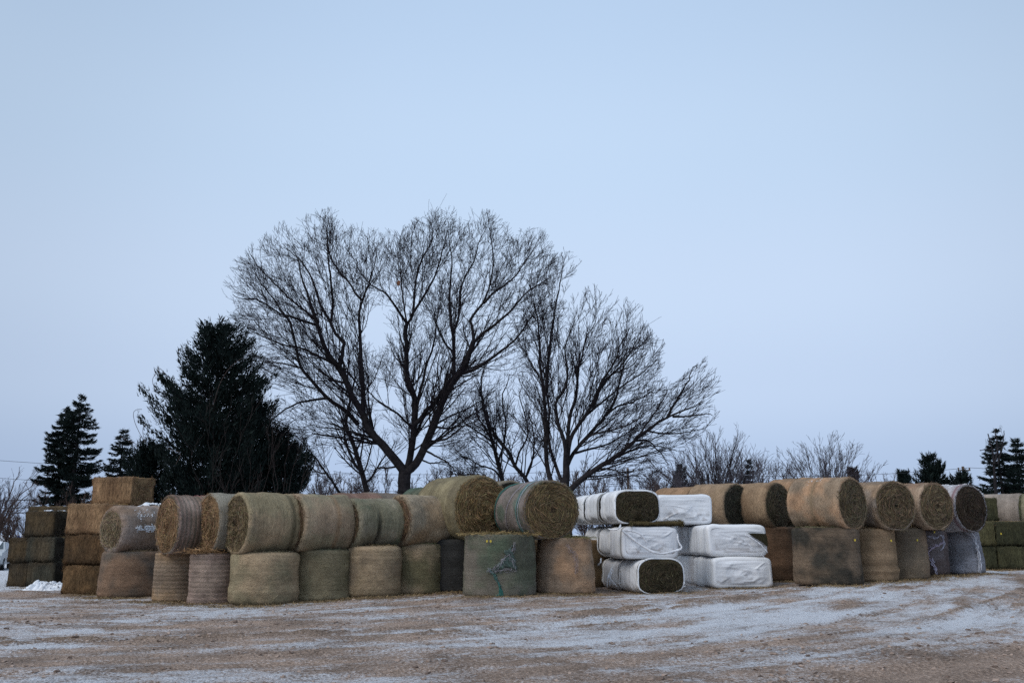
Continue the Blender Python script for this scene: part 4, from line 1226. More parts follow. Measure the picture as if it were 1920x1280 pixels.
def children(P, R, per_m, length, ratio, Nn, rng, ang=(.5, .85), t0=.15, trop=.12, wob=.10, minr=.006, outb=0.0, ctr=None, outg=0.0, cap=None, lenjit=(.55, 1.2)):
    """grow one generation of branches from polylines P (K,N,3)"""
    K, M, _ = P.shape
    Lp = np.linalg.norm(np.diff(P, axis=1), axis=2).sum(1)
    m = np.maximum(1, rng.poisson(Lp * per_m * (1 - t0)))
    idx = np.repeat(np.arange(K), m)
    C = len(idx)
    t = t0 + (1 - t0) * rng.random(C) ** .85 * .99
    f = t * (M - 1); i = np.minimum(f.astype(int), M - 2); u = (f - i)[:, None]
    base = P[idx, i] * (1 - u) + P[idx, i + 1] * u
    tan = unit(P[idx, i + 1] - P[idx, i])
    rad = R[idx, i] * (1 - u[:, 0]) + R[idx, i + 1] * u[:, 0]
    rnd = rng.normal(size=(C, 3)); perp = unit(np.cross(tan, rnd))
    if outb:
        o_ = unit(base - ctr); perp = unit(perp + outb * (o_ - (o_ * tan).sum(1, keepdims=True) * tan))
    a = rng.uniform(ang[0], ang[1], C)[:, None]
    d = unit(tan * np.cos(a) + perp * np.sin(a))
    ln = length * rng.uniform(*lenjit, C) * (1.25 - .95 * t)
    Q = np.zeros((C, Nn, 3)); Q[:, 0] = base
    step = (ln / (Nn - 1))[:, None]
    for k in range(1, Nn):
        d = unit(d + np.array([0, 0, trop]) + wob * rng.normal(size=(C, 3)) + (outg * unit(Q[:, k - 1] - ctr) if outg else 0))
        Q[:, k] = Q[:, k - 1] + d * step
    r0 = np.maximum(rad * ratio * rng.uniform(.8, 1.1, C), minr)
    r0 = np.minimum(r0, np.maximum(rad * .9, minr))
    Rr = r0[:, None] * np.linspace(1, .45, Nn)[None, :]; Rr = np.maximum(Rr, minr * .75)
    if cap:
        key = np.floor(Q[:, -1] / cap[0]).astype(np.int64)
        kk = key[:, 0] * 73856093 ^ key[:, 1] * 19349663 ^ key[:, 2] * 83492791
        o_ = rng.permutation(C); ks = kk[o_]; srt = np.argsort(ks, kind='stable'); sk = ks[srt]
        first = np.r_[True, sk[1:] != sk[:-1]]; st0 = np.maximum.accumulate(np.where(first, np.arange(C), 0))
        rank = np.arange(C) - st0
        keep = np.zeros(C, bool); keep[o_[srt]] = rank < cap[1]
        Q, Rr = Q[keep], Rr[keep]
    return Q, Rr

def in_crown(pts, poly):
    x = pts[:, 0] / pts[:, 1]; z = (pts[:, 2] - EYE) / pts[:, 1]
    pr = [ray(*q) for q in poly]
    c = np.zeros(len(x), bool)
    for i in range(len(pr)):
        (ax, az), (bx, bz) = pr[i], pr[i - 1]
        if az == bz: continue
        c ^= ((az > z) != (bz > z)) & (x < (bx - ax) * (z - az) / (bz - az) + ax)
    return c

def px_limb(pts, D, dd, r0, r1, sxy):
    """limb traced in the photograph, with its own swing in depth dd"""
    n = len(pts)
    P = []
    for k, (x, y) in enumerate(pts):
        P.append(at(x, y, D + dd * (k / (n - 1)) ** .9))
    P = resample(np.array(P), 25)[:22] if r1 < .045 else resample(np.array(P), 22)
    k = np.linspace(0, 1, 22)
    return P, .82 * r0 * (1 - k) ** .95 + r1 * (1 - (1 - k) ** .95)

def bare_tree(name, label, px, D, limbs, scale, mat_t, rngseed, gens, group=None, trunk=None, cat='tree', minr=.0082, snow=True, crown=None):
    rng = np.random.default_rng(rngseed)
    gx = at(px, 1000, D)
    base = np.array([gx[0], D, float(ghz(gx[0], D))])
    t = thing(name, base, 0, label, cat, group)
    s = F / D * 1.04     # px per metre
    Ps, Rs = [], []
    for (pts, r0, r1, dd0, dd) in limbs:
        P, R = px_limb(pts, D + dd0, dd, r0 / s, r1 / s, s)
        P = P + .025 * rng.normal(size=P.shape) * np.linspace(0, 1, 22)[:, None]
        Ps.append(P); Rs.append(R)
    Ps, Rs = np.array(Ps), np.array(Rs)
    ctr = base + np.array([0, 0, (Ps[..., 2].max() - base[2]) * .30])
    def put(nm, P, R, S_, m, smooth=True):
        V, Q = tubes(P - base, R, S_)
        return link(nm, mesh_np(nm, V, Q, smooth=smooth), m, t)
    if trunk:
        pts, r0, r1 = trunk
        P = np.array([at(x, y, D) for x, y in pts]); P[0] = base - np.array([0, 0, .3]) + np.array([P[0][0] - base[0], 0, 0])
        P = resample(P, 12); R = np.linspace(r0 / s, r1 / s, 12); R[:3] *= [1.4, 1.2, 1.05]
        P2 = P + .02 * rng.normal(size=P.shape)
        put('trunk', P2[None], R[None], 14, mat_t[0])
    big = Rs[:, 0] > .05
    for P, R in zip(Ps, Rs):
        put('limb', P[None], R[None], 9, mat_t[0])
    prevs = (Ps, Rs)
    coll = []
    for gi, g in enumerate(gens):
        P, R = children(*prevs, g['per'], g['len'], g['ratio'], g['n'], rng, g.get('ang', (.45, .85)), g.get('t0', .15), g.get('trop', .10), g.get('wob', .12), minr, outb=g.get('outb', .5), ctr=ctr, outg=g.get('outg', .10), cap=g.get('cap'))
        keep = P[:, -1, 2] > base[2] + 1.0
        if crown: keep &= in_crown(P[:, -1], crown) | (rng.random(len(P)) < .04)
        P, R = P[keep], R[keep]
        o = put(['branches', 'twigs', 'fine_twigs', 'finest_twigs'][min(gi, 3)], P, R, g.get('S', 3), mat_t[0] if gi == 0 else mat_t[1])
        o['kind'] = 'stuff'
        if gi == 0: prevs = (np.concatenate([P]), np.concatenate([R]))
        else: prevs = (P, R)
        if g.get('also') is not None and gi == 0:
            pass
    return t, base, Ps, Rs

GA = [dict(per=4.2, len=3.5, ratio=.32, n=7, S=3, ang=(.35, .85), t0=.08, trop=.05, wob=.11, outb=.3, cap=(1.2, 3)),
      dict(per=4.0, len=1.75, ratio=.46, n=4, S=3, ang=(.3, .8), t0=.08, trop=.04, wob=.14, outb=.3, cap=(.82, 3)),
      dict(per=4.6, len=.90, ratio=.60, n=3, S=3, ang=(.3, .8), t0=.08, trop=.03, wob=.15, outb=.2, cap=(.52, 3)),
      dict(per=1.4, len=.42, ratio=.8, n=2, S=3, ang=(.3, .8), t0=.1, trop=.03, wob=.1, outb=.2)]
CA = [(408, 548), (436, 486), (470, 455), (520, 415), (575, 398), (625, 384), (690, 418), (745, 432), (795, 390), (850, 382), (925, 392), (975, 425), (1022, 425), (1062, 500), (1075, 560),
      (1040, 640), (1000, 720), (960, 800), (930, 900), (860, 930), (640, 930), (560, 860), (490, 830), (455, 760), (440, 690), (432, 620)]
CB = [(930, 920), (940, 700), (955, 580), (985, 500), (1030, 474), (1070, 468), (1120, 500), (1135, 545), (1175, 555), (1205, 570), (1225, 620), (1252, 640), (1246, 690), (1262, 720), (1290, 690), (1326, 664), (1358, 716), (1350, 790), (1300, 830), (1262, 890), (1200, 930)]
TA = [
 ([(758,884),(745,867),(721,838),(693,807),(680,775),(659,742),(646,705),(630,682),(612,656),(600,625),(588,585),(575,545),(562,500),(555,460),(548,425)], 11, 1.0, 0, -1.5),
 ([(680,776),(681,745),(680,718),(677,679),(676,655),(674,610),(673,590),(679,563),(695,520),(705,480),(712,433)], 6.5, .8, 0, 1.8),
 ([(679,563),(668,552),(655,530),(634,506),(618,480),(614,440),(612,412)], 3, .8, 1.0, 1.2),
 ([(636,690),(642,666),(643,650),(645,672-30),(629,625),(618,600),(600,568),(582,516),(556,482),(530,462),(506,440)], 5, .8, -.5, 2.2),
 ([(621,602),(624,570),(622,542),(616,490),(613,440),(620,388)], 3.6, .7, 0, -1.5),
 ([(672,796),(646,768),(615,747),(586,715),(565,690),(556,655),(549,620),(538,595),(520,572),(498,540),(478,520),(455,490)], 5.5, .7, 0, -2.8),
 ([(612,746),(585,750),(560,755),(530,770),(505,790),(480,810)], 3.2, .7, -1.0, -1.2),
 ([(565,690),(535,682),(505,679),(480,676),(455,682)], 2.4, .6, -1, 2.5),
 ([(628,683),(598,668),(567,654),(525,644),(491,630),(470,620),(448,612)], 3.8, .6, 0, 3.0),
 ([(595,610),(565,600),(525,587),(486,563),(460,560),(439,555),(410,538)], 3.2, .6, -.4, -3.2),
 ([(597,602),(575,585),(556,571),(525,542),(491,506),(472,480),(458,455)], 3.2, .6, 0, 2.0),
 ([(759,884),(766,870),(771,843),(776,807),(779,757),(771,726),(762,700),(763,656),(761,625),(763,605)], 8.5, 4.0, 0, .8),
 ([(763,606),(750,588),(736,566),(722,550),(707,540),(690,528),(672,505),(660,480)], 3.6, .7, .8, -2.4),
 ([(765,605),(774,589),(778,542),(783,510),(795,478),(811,448),(808,420),(797,385)], 3.6, .6, .8, 1.8),
 ([(770,593),(784,572),(796,553),(808,532),(819,508),(830,469),(840,430),(845,388)], 3.4, .6, .8, -1.0),
 ([(763,608),(757,570),(752,530),(751,500),(745,470),(742,440)], 2.4, .6, .8, 3.5),
 ([(780,760),(784,747),(794,710),(801,680),(810,655),(818,615),(824,570),(836,530)], 4.2, .7, .3, 2.5),
 ([(774,800),(760,790),(745,775),(722,760),(703,747),(690,732),(680,712),(670,700)], 3.4, .7, 0, -2.5),
 ([(760,886),(776,874),(789,853),(802,822),(815,794),(825,765),(838,735),(851,712),(864,698),(878,666),(888,640)], 10, 5.0, 0, -1.0),
 ([(774,800),(790,783),(800,768),(812,760),(824,742),(838,724),(850,712)], 5.5, 4.5, 0, -.6),
 ([(851,712),(851,680),(851,650),(849,625),(845,600),(843,560),(845,525),(848,490),(842,450),(839,395)], 5.0, .7, -.5, 2.0),
 ([(849,625),(857,605),(862,580),(864,545),(872,518),(886,495),(897,460),(910,430),(928,400)], 3.2, .6, .3, 1.5),
 ([(888,640),(886,615),(882,600),(892,585),(906,568),(914,548),(921,520),(925,490),(920,450),(913,412)], 4.0, .6, -1.0, 1.8),
 ([(866,700),(890,692),(917,674),(943,656),(962,640),(975,625),(992,600),(1010,580),(1022,560)], 4.6, .7, -.8, -2.6),
 ([(888,642),(904,626),(925,610),(956,584),(982,553),(1000,540),(1016,530),(1040,515),(1056,508)], 4.0, .6, -1, -2.0),
 ([(908,568),(922,552),(935,542),(955,528),(969,514),(985,490),(1003,462),(1022,430)], 3.2, .5, -.4, 2.4),
 ([(850,660),(832,640),(820,610),(812,580),(808,545)], 2.6, .6, .2, -2.5),
 ([(806,827),(822,826),(838,822),(852,812),(864,801),(884,792),(905,780)], 3.2, .8, 0, -2.0),
 ([(818,800),(840,803),(860,798),(884,800),(910,806),(930,815)], 2.6, .6, 0, 2.2),
 ([(801,846),(820,856),(838,866),(852,880),(865,900)], 2.6, .7, 0, -1.8),
 ([(704,823),(680,815),(656,809),(630,803),(604,801),(580,797),(556,797)], 3.0, .6, 0, -2.6),
 ([(745,874),(728,877),(708,877),(698,895),(690,915)], 2.6, .7, 0, -1.8),
 ([(787,860),(806,868),(824,866),(838,868),(850,885)], 2.2, .6, 0, 2.0),
 ([(650,718),(625,712),(600,695),(575,672),(548,660),(520,655)], 2.8, .6, 0, 3.0),
]
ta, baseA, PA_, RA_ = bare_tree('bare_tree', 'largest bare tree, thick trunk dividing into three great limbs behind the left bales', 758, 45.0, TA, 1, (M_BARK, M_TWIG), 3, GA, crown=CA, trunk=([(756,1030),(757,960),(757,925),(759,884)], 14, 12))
lf = at(747, 530, 44.6) - baseA
V = np.array([(-.10, 0, 0), (-.02, .02, .13), (.10, .0, .08), (.07, -.02, -.10), (-.04, .03, -.16)])
link('dry_leaf', mesh_np('dry_leaf', np.vstack([V + lf, V + lf + [0, .01, 0]]), None, [(0, 1, 2), (0, 2, 3), (0, 3, 4), (5, 7, 6), (5, 8, 7), (5, 9, 8)], smooth=False), M_LEAF, ta)

TBL = [
 ([(1057,930),(1034,903),(1026,874),(1024,835),(1023,796),(1021,744),(1016,705),(1012,670),(1012,640),(1008,600),(1000,565),(998,542),(1003,510)], 6.5, .8, 0, 1.5),
 ([(1024,740),(1026,700),(1029,672),(1034,625),(1038,590),(1044,560),(1050,529),(1058,500),(1070,484)], 4.2, .7, .5, -1.5),
 ([(1057,910),(1047,887),(1038,860),(1031,838),(1028,800),(1030,760),(1020,725),(1000,690),(985,660),(975,620)], 4.5, .8, 0, 2.5),
 ([(1060,880),(1061,850),(1056,820),(1047,796),(1041,757),(1050,740),(1060,728),(1064,700),(1062,679),(1060,650),(1070,620),(1082,590),(1092,560)], 5.5, .7, 0, -1.8),
 ([(1061,866),(1064,833),(1066,800),(1069,780),(1078,750),(1083,720),(1083,700),(1090,670),(1098,640),(1112,610),(1126,580),(1135,560)], 5.5, .7, 0, 1.6),
 ([(1063,866),(1070,822),(1085,797),(1104,770),(1114,748),(1125,722),(1138,700),(1150,684),(1162,652),(1180,615),(1200,580)], 5.5, .7, 0, -2.0),
 ([(1064,872),(1073,853),(1092,828),(1114,804),(1134,780),(1151,755),(1160,725),(1166,695),(1180,672),(1205,655),(1240,642)], 5, .7, 0, 2.4),
 ([(1110,770),(1120,745),(1128,720),(1150,700),(1178,688),(1205,668),(1230,650)], 3.0, .6, -.8, 1.5),
 ([(1062,925),(1085,903),(1109,885),(1132,870),(1156,856),(1180,835),(1203,814),(1225,799),(1245,786),(1281,770),(1310,756),(1330,740),(1352,725)], 7.5, .8, 0, -2.5),
 ([(1250,784),(1262,760),(1276,738),(1289,715),(1300,690),(1322,672)], 3.2, .6, -1.4, 1.0),
 ([(1262,781),(1290,780),(1318,776),(1346,780)], 2.8, .6, -1.4, -2.0),
 ([(1096,895),(1120,880),(1148,880),(1175,895),(1190,915)], 2.6, .6, 0, -2.0),
 ([(1075,850),(1105,842),(1140,832),(1170,815),(1200,795),(1235,780)], 3.2, .6, 0, 3.0),
 ([(1190,826),(1215,826),(1235,845),(1250,865),(1258,885)], 2.6, .6, -1.2, 2.0),
 ([(1078,845),(1100,822),(1120,812),(1150,806),(1185,792),(1215,770),(1245,750)], 2.8, .6, 0, -2.5),
 ([(1100,778),(1126,756),(1152,735),(1178,716),(1205,698),(1232,676),(1252,655)], 2.8, .6, -.6, 1.2),
 ([(1124,730),(1142,708),(1162,688),(1180,662),(1194,636),(1206,610),(1218,590)], 2.6, .6, -.8, -1.6),
 ([(1166,852),(1196,840),(1228,836),(1258,842),(1282,850)], 2.6, .6, -.8, 1.0),
 ([(1215,808),(1240,812),(1272,812),(1305,806),(1332,800)], 2.4, .6, -1.6, 1.4),
 ([(1196,820),(1212,795),(1232,768),(1246,742),(1262,718)], 2.6, .6, -1.4, 1.6),
 ([(1134,780),(1158,762),(1190,752),(1220,735),(1242,715)], 2.8, .6, .8, -2.0),
]
GB = [dict(per=4.2, len=3.0, ratio=.32, n=7, S=3, ang=(.28, .62), t0=.08, trop=.05, wob=.07, outb=.3, cap=(1.1, 3)),
      dict(per=4.0, len=1.6, ratio=.46, n=4, S=3, ang=(.28, .65), t0=.08, trop=.03, wob=.09, outb=.3, cap=(.78, 3)),
      dict(per=4.6, len=.80, ratio=.62, n=3, S=3, ang=(.28, .65), t0=.08, trop=.03, wob=.12, outb=.2, cap=(.5, 3)),
      dict(per=1.4, len=.38, ratio=.8, n=2, S=3, ang=(.3, .7), t0=.1, trop=.03, wob=.1, outb=.2)]
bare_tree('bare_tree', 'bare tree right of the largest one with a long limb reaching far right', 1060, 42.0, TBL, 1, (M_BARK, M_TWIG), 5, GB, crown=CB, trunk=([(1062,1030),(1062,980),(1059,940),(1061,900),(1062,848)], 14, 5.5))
GC = [dict(per=3.6, len=2.8, ratio=.42, n=6, S=3, t0=.12, trop=.08, wob=.13, cap=(1.2, 3)),
      dict(per=3.2, len=1.4, ratio=.55, n=4, S=3, t0=.1, trop=.05, wob=.16, cap=(.85, 3)),
      dict(per=3.6, len=.72, ratio=.75, n=3, S=3, t0=.1, trop=.04, wob=.15, cap=(.55, 3))]
bare_tree('bare_tree', 'thin bare tree leaning left between the dark conifer and the largest tree', 690, 49.0, [
 ([(690,930),(677,880),(668,850),(659,822),(648,796),(654,765),(661,726),(664,690),(655,650)], 7, 1.2, 0, 1.5),
 ([(678,884),(664,868),(648,827),(645,800),(636,770),(622,740)], 4, .8, 0, -2),
 ([(686,905),(700,890),(716,862),(735,840),(742,810)], 3, .7, 0, 2),
 ([(640,930),(625,905),(612,887),(594,861),(573,833),(560,800)], 3.4, .7, 0, -1.5),
 ([(612,887),(596,885),(580,872),(565,870)], 2, .6, 0, 2)], 1, (M_BARK, M_TWIG), 8, GC, trunk=([(694,1030),(693,980),(690,925)], 8, 7))
bare_tree('bare_tree', 'two stemmed bare tree between the two big ones, its stems crossing', 958, 48.0, [
 ([(945,935),(942,900),(932,861),(922,822),(912,785),(906,757),(902,718),(909,680),(905,640)], 6, 1, 0, 1.5),
 ([(997,935),(987,900),(966,874),(950,842),(927,815),(912,780),(905,750),(890,715),(878,690)], 5.5, 1, 0, -2),
 ([(934,865),(945,830),(948,790),(942,750),(952,715),(960,680)], 3, .8, 0, 2),
 ([(985,896),(996,870),(1002,830),(996,790),(985,750)], 3, .8, 0, 1),
 ([(925,830),(905,815),(882,800),(865,785),(850,760)], 2.6, .7, 0, -2),
 ([(942,900),(925,880),(900,872),(875,858),(850,855)], 2.6, .7, 0, -1),
 ([(966,874),(975,845),(990,815),(985,780),(975,740),(985,700)], 2.6, .7, 0, 1),
 ([(942,905),(920,903),(895,890),(870,890),(845,880)], 2.4, .7, 0, 1)], 1, (M_BARK, M_TWIG), 9, GC, trunk=([(965,1030),(960,990),(948,935)], 8, 6))

# vase shaped trees and shrubs farther off, generated in 3-D
def vase(name, label, px, ytop, wpx, D, nst, seed, mats, group, rbase=.09, spread=1.0, dens=1.0, minr=.010, single=False, cat='tree', lean=0):
    rng = np.random.default_rng(seed)
    b = at(px, 1000, D); base = np.array([b[0], D, float(ghz(b[0], D))])
    H = at(px, ytop, D)[2] - base[2]
    Wd = abs(at(px + wpx / 2, 1000, D)[0] - at(px - wpx / 2, 1000, D)[0])
    t = thing(name, base, 0, label, cat, group)
    n = 12
    k = np.linspace(0, 1, n)
    P = []
    for s_ in range(nst):
        az = rng.uniform(0, 2 * pi); rr = Wd * math.sqrt(rng.random()) * .86 * spread
        hh = H * .96 * math.sqrt(max(.05, 1 - .60 * (rr / Wd) ** 2)) * rng.uniform(.84, 1.0)
        z0 = H * (.22 if single else 0) * rng.uniform(.5, 1.2)
        q = np.stack([cos(az) * rr * k ** 1.5 + lean * k, sin(az) * rr * k ** 1.5, z0 + (hh - z0) * (k ** .92)], 1)
        q[1:] += .025 * H * rng.normal(size=(n - 1, 3)) * .35
        P.append(q)
    P = np.array(P) + base
    R = (rbase * rng.uniform(.45, 1, nst))[:, None] * ((1 - k) ** .9 * .9 + .1)[None, :]
    R = np.maximum(R, minr)
    o = link('stems', mesh_np('stems', *tubes(P - base, R, 5)), mats[0], t); o['kind'] = 'stuff'
    if single:
        q = np.array([[[0, 0, -.3], [0, 0, H * .2], [.02 * H, 0, H * .4]]]); V, Q = tubes(q, np.array([[rbase * 2, rbase * 1.6, rbase]]), 8)
        link('trunk', mesh_np('trunk', V, Q), mats[0], t)
    sc_ = H / 9
    c1 = children(P, R, 2.6 * dens / sc_, 2.3 * sc_, .5, 5, rng, (.2, .5), .15, .08, .06, minr, outb=.4, ctr=base + [0, 0, H * .15], outg=.12, cap=(.9 * sc_, 2))
    c2 = children(*c1, 3.4 * dens / sc_, 1.15 * sc_, .6, 3, rng, (.25, .6), .1, .06, .10, minr, outb=.3, ctr=base + [0, 0, H * .2])
    c3 = children(*c2, 1.5 * dens / sc_, .6 * sc_, .8, 2, rng, (.3, .7), .1, .05, .12, minr, outb=.2, ctr=base)
    for nm, (a, r) in (('branches', c1), ('twigs', c2), ('fine_twigs', c3)):
        ok = a[:, -1, 2] > base[2] + .1
        o = link(nm, mesh_np(nm, *tubes(a[ok] - base, r[ok], 3)), mats[1], t); o['kind'] = 'stuff'
    return t
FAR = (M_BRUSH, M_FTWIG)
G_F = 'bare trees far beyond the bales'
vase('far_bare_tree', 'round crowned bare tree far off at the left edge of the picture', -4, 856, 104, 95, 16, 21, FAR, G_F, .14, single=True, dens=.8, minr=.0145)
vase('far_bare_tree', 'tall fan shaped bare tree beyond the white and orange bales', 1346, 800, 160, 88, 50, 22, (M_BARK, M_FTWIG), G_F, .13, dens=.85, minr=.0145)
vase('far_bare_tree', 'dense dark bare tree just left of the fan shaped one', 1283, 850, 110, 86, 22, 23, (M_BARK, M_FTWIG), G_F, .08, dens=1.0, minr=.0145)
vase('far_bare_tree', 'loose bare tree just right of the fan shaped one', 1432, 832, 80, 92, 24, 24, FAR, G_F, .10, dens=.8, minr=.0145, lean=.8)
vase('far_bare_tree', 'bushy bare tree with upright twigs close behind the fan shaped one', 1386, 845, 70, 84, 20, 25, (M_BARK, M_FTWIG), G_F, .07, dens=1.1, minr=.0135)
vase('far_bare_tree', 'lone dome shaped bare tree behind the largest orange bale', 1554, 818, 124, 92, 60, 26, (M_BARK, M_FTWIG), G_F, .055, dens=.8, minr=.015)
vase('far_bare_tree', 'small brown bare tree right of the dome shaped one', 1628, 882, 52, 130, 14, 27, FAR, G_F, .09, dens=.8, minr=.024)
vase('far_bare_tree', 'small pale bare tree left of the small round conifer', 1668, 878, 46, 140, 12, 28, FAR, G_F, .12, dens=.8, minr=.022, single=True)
bare_tree('bare_tree', 'bare tree with crooked top rising beside the big spruce at right', 1868, 62.0, [
 ([(1868,935),(1864,880),(1862,850),(1857,832),(1853,812),(1855,796)], 4, .8, 0, .5),
 ([(1864,870),(1870,845),(1869,822),(1866,808),(1872,798)], 2.6, .6, 0, 1),
 ([(1858,842),(1850,842),(1842,843),(1834,846)], 1.6, .5, 0, -1),
 ([(1870,870),(1878,840),(1882,815),(1882,798)], 2.4, .6, 0, 1)], 1, (M_BARK, M_TWIG), 31,
 [dict(per=1.6, len=1.3, ratio=.5, n=5, S=3), dict(per=2.6, len=.6, ratio=.6, n=4, S=3), dict(per=2.6, len=.3, ratio=.7, n=3, S=3)], trunk=([(1870,1030),(1869,980),(1868,935)], 5, 4), minr=.009)
# brush behind the stacks
G_S = 'leafless shrubs in the hedge behind the bales'
look = ['tangled', 'upright', 'spreading']
BR = [(590, 868, 70, 56, 0, 'low tangled shrub at the right foot of the big dark conifer'), (628, 878, 60, 60, 1, 'upright shrub behind the tan olive bales'),
      (722, 862, 74, 58, 2, 'spreading shrub just left of the thickest trunk'), (812, 868, 70, 60, 0, 'tangled shrub above the large coiled bale'),
      (868, 850, 84, 57, 2, 'spreading shrub between the thickest trunk and the crossing stems'), (925, 866, 60, 62, 1, 'dark upright shrub at the foot of the crossing stems'),
      (1012, 860, 74, 60, 0, 'tangled shrub left of the second big trunk'), (1100, 872, 76, 58, 2, 'spreading shrub above the topmost white bales'),
      (1150, 866, 70, 64, 1, 'upright shrub left of the wooden utility pole'), (1205, 872, 70, 66, 0, 'thin tangled shrub right of the wooden utility pole'),
      (1240, 878, 60, 70, 2, 'brown spreading shrub above the orange bale tops'), (658, 885, 50, 64, 2, 'small shrub at the foot of the leaning thin tree')]
for i, (px, yt, w, D, kd, lb) in enumerate(BR):
    vase('leafless_shrub', lb, px, yt, w * 1.15, D, 12, 60 + i, (M_BRUSH, M_BRUSH) if i % 2 else (M_BARK, M_FTWIG), G_S, .045, dens=1.25, minr=.011, cat='shrub')
vase('leafless_shrub', 'brown leafless shrub in front of the tall left spruce', 60, 903, 52, 42, 10, 81, (M_BRUSH, M_BRUSH), G_S, .03, dens=1.4, minr=.006, cat='shrub')
vase('leafless_shrub', 'pale brown leafless shrub before the base of the tall left spruce', 118, 905, 76, 40, 12, 82, (M_BRUSH, M_BRUSH), G_S, .03, dens=1.2, minr=.006, cat='shrub')
vase('leafless_shrub', 'grey brown shrub low at the far left behind the parked car', 18, 950, 60, 75, 10, 83, (M_BRUSH, M_BRUSH), G_S, .04, dens=1.4, minr=.012, cat='shrub')
vase('leafless_shrub', 'slender brown shrub in front of the right part of the big conifer', 470, 790, 90, 36.5, 5, 84, (M_VINE, M_VINE), G_S, .022, dens=.35, minr=.005, cat='shrub')
vase('leafless_shrub', 'slender brown shrub in front of the middle of the big conifer', 395, 672, 110, 36.2, 4, 85, (M_VINE, M_VINE), G_S, .022, dens=.25, minr=.005, cat='shrub')
vase('leafless_shrub', 'thin brown saplings at the right side of the big conifer', 520, 700, 90, 37.2, 5, 86, (M_VINE, M_VINE), G_S, .022, dens=.3, minr=.005, cat='shrub')
# long vine like shoots left of the big conifer
vt = thing('climbing_vine', at(300, 1000, 37.0) * [1, 1, 0], 0, 'thin arching vine shoots hanging out of the left side of the big conifer', 'vine')
ks = [[(272,830),(262,812),(253,792),(250,775),(255,768),(266,767)], [(272,828),(268,812),(269,800),(276,794)], [(290,730),(286,712),(292,700),(298,686)], [(256,832),(240,826),(226,818)],
      [(330,870),(338,850),(320,843),(314,838)], [(400,760),(412,720),(430,690),(452,672)], [(300,700),(296,690),(302,692),(308,700)]]
P = np.array([resample(np.array([at(x, y, 37.0 + .15 * i) for x, y in q]), 16) for i, q in enumerate(ks)])
V, Q = tubes(P - np.array(vt.location), np.full(P.shape[:2], .010), 4)
link('shoots', mesh_np('shoots', V, Q), M_BRUSH, vt)

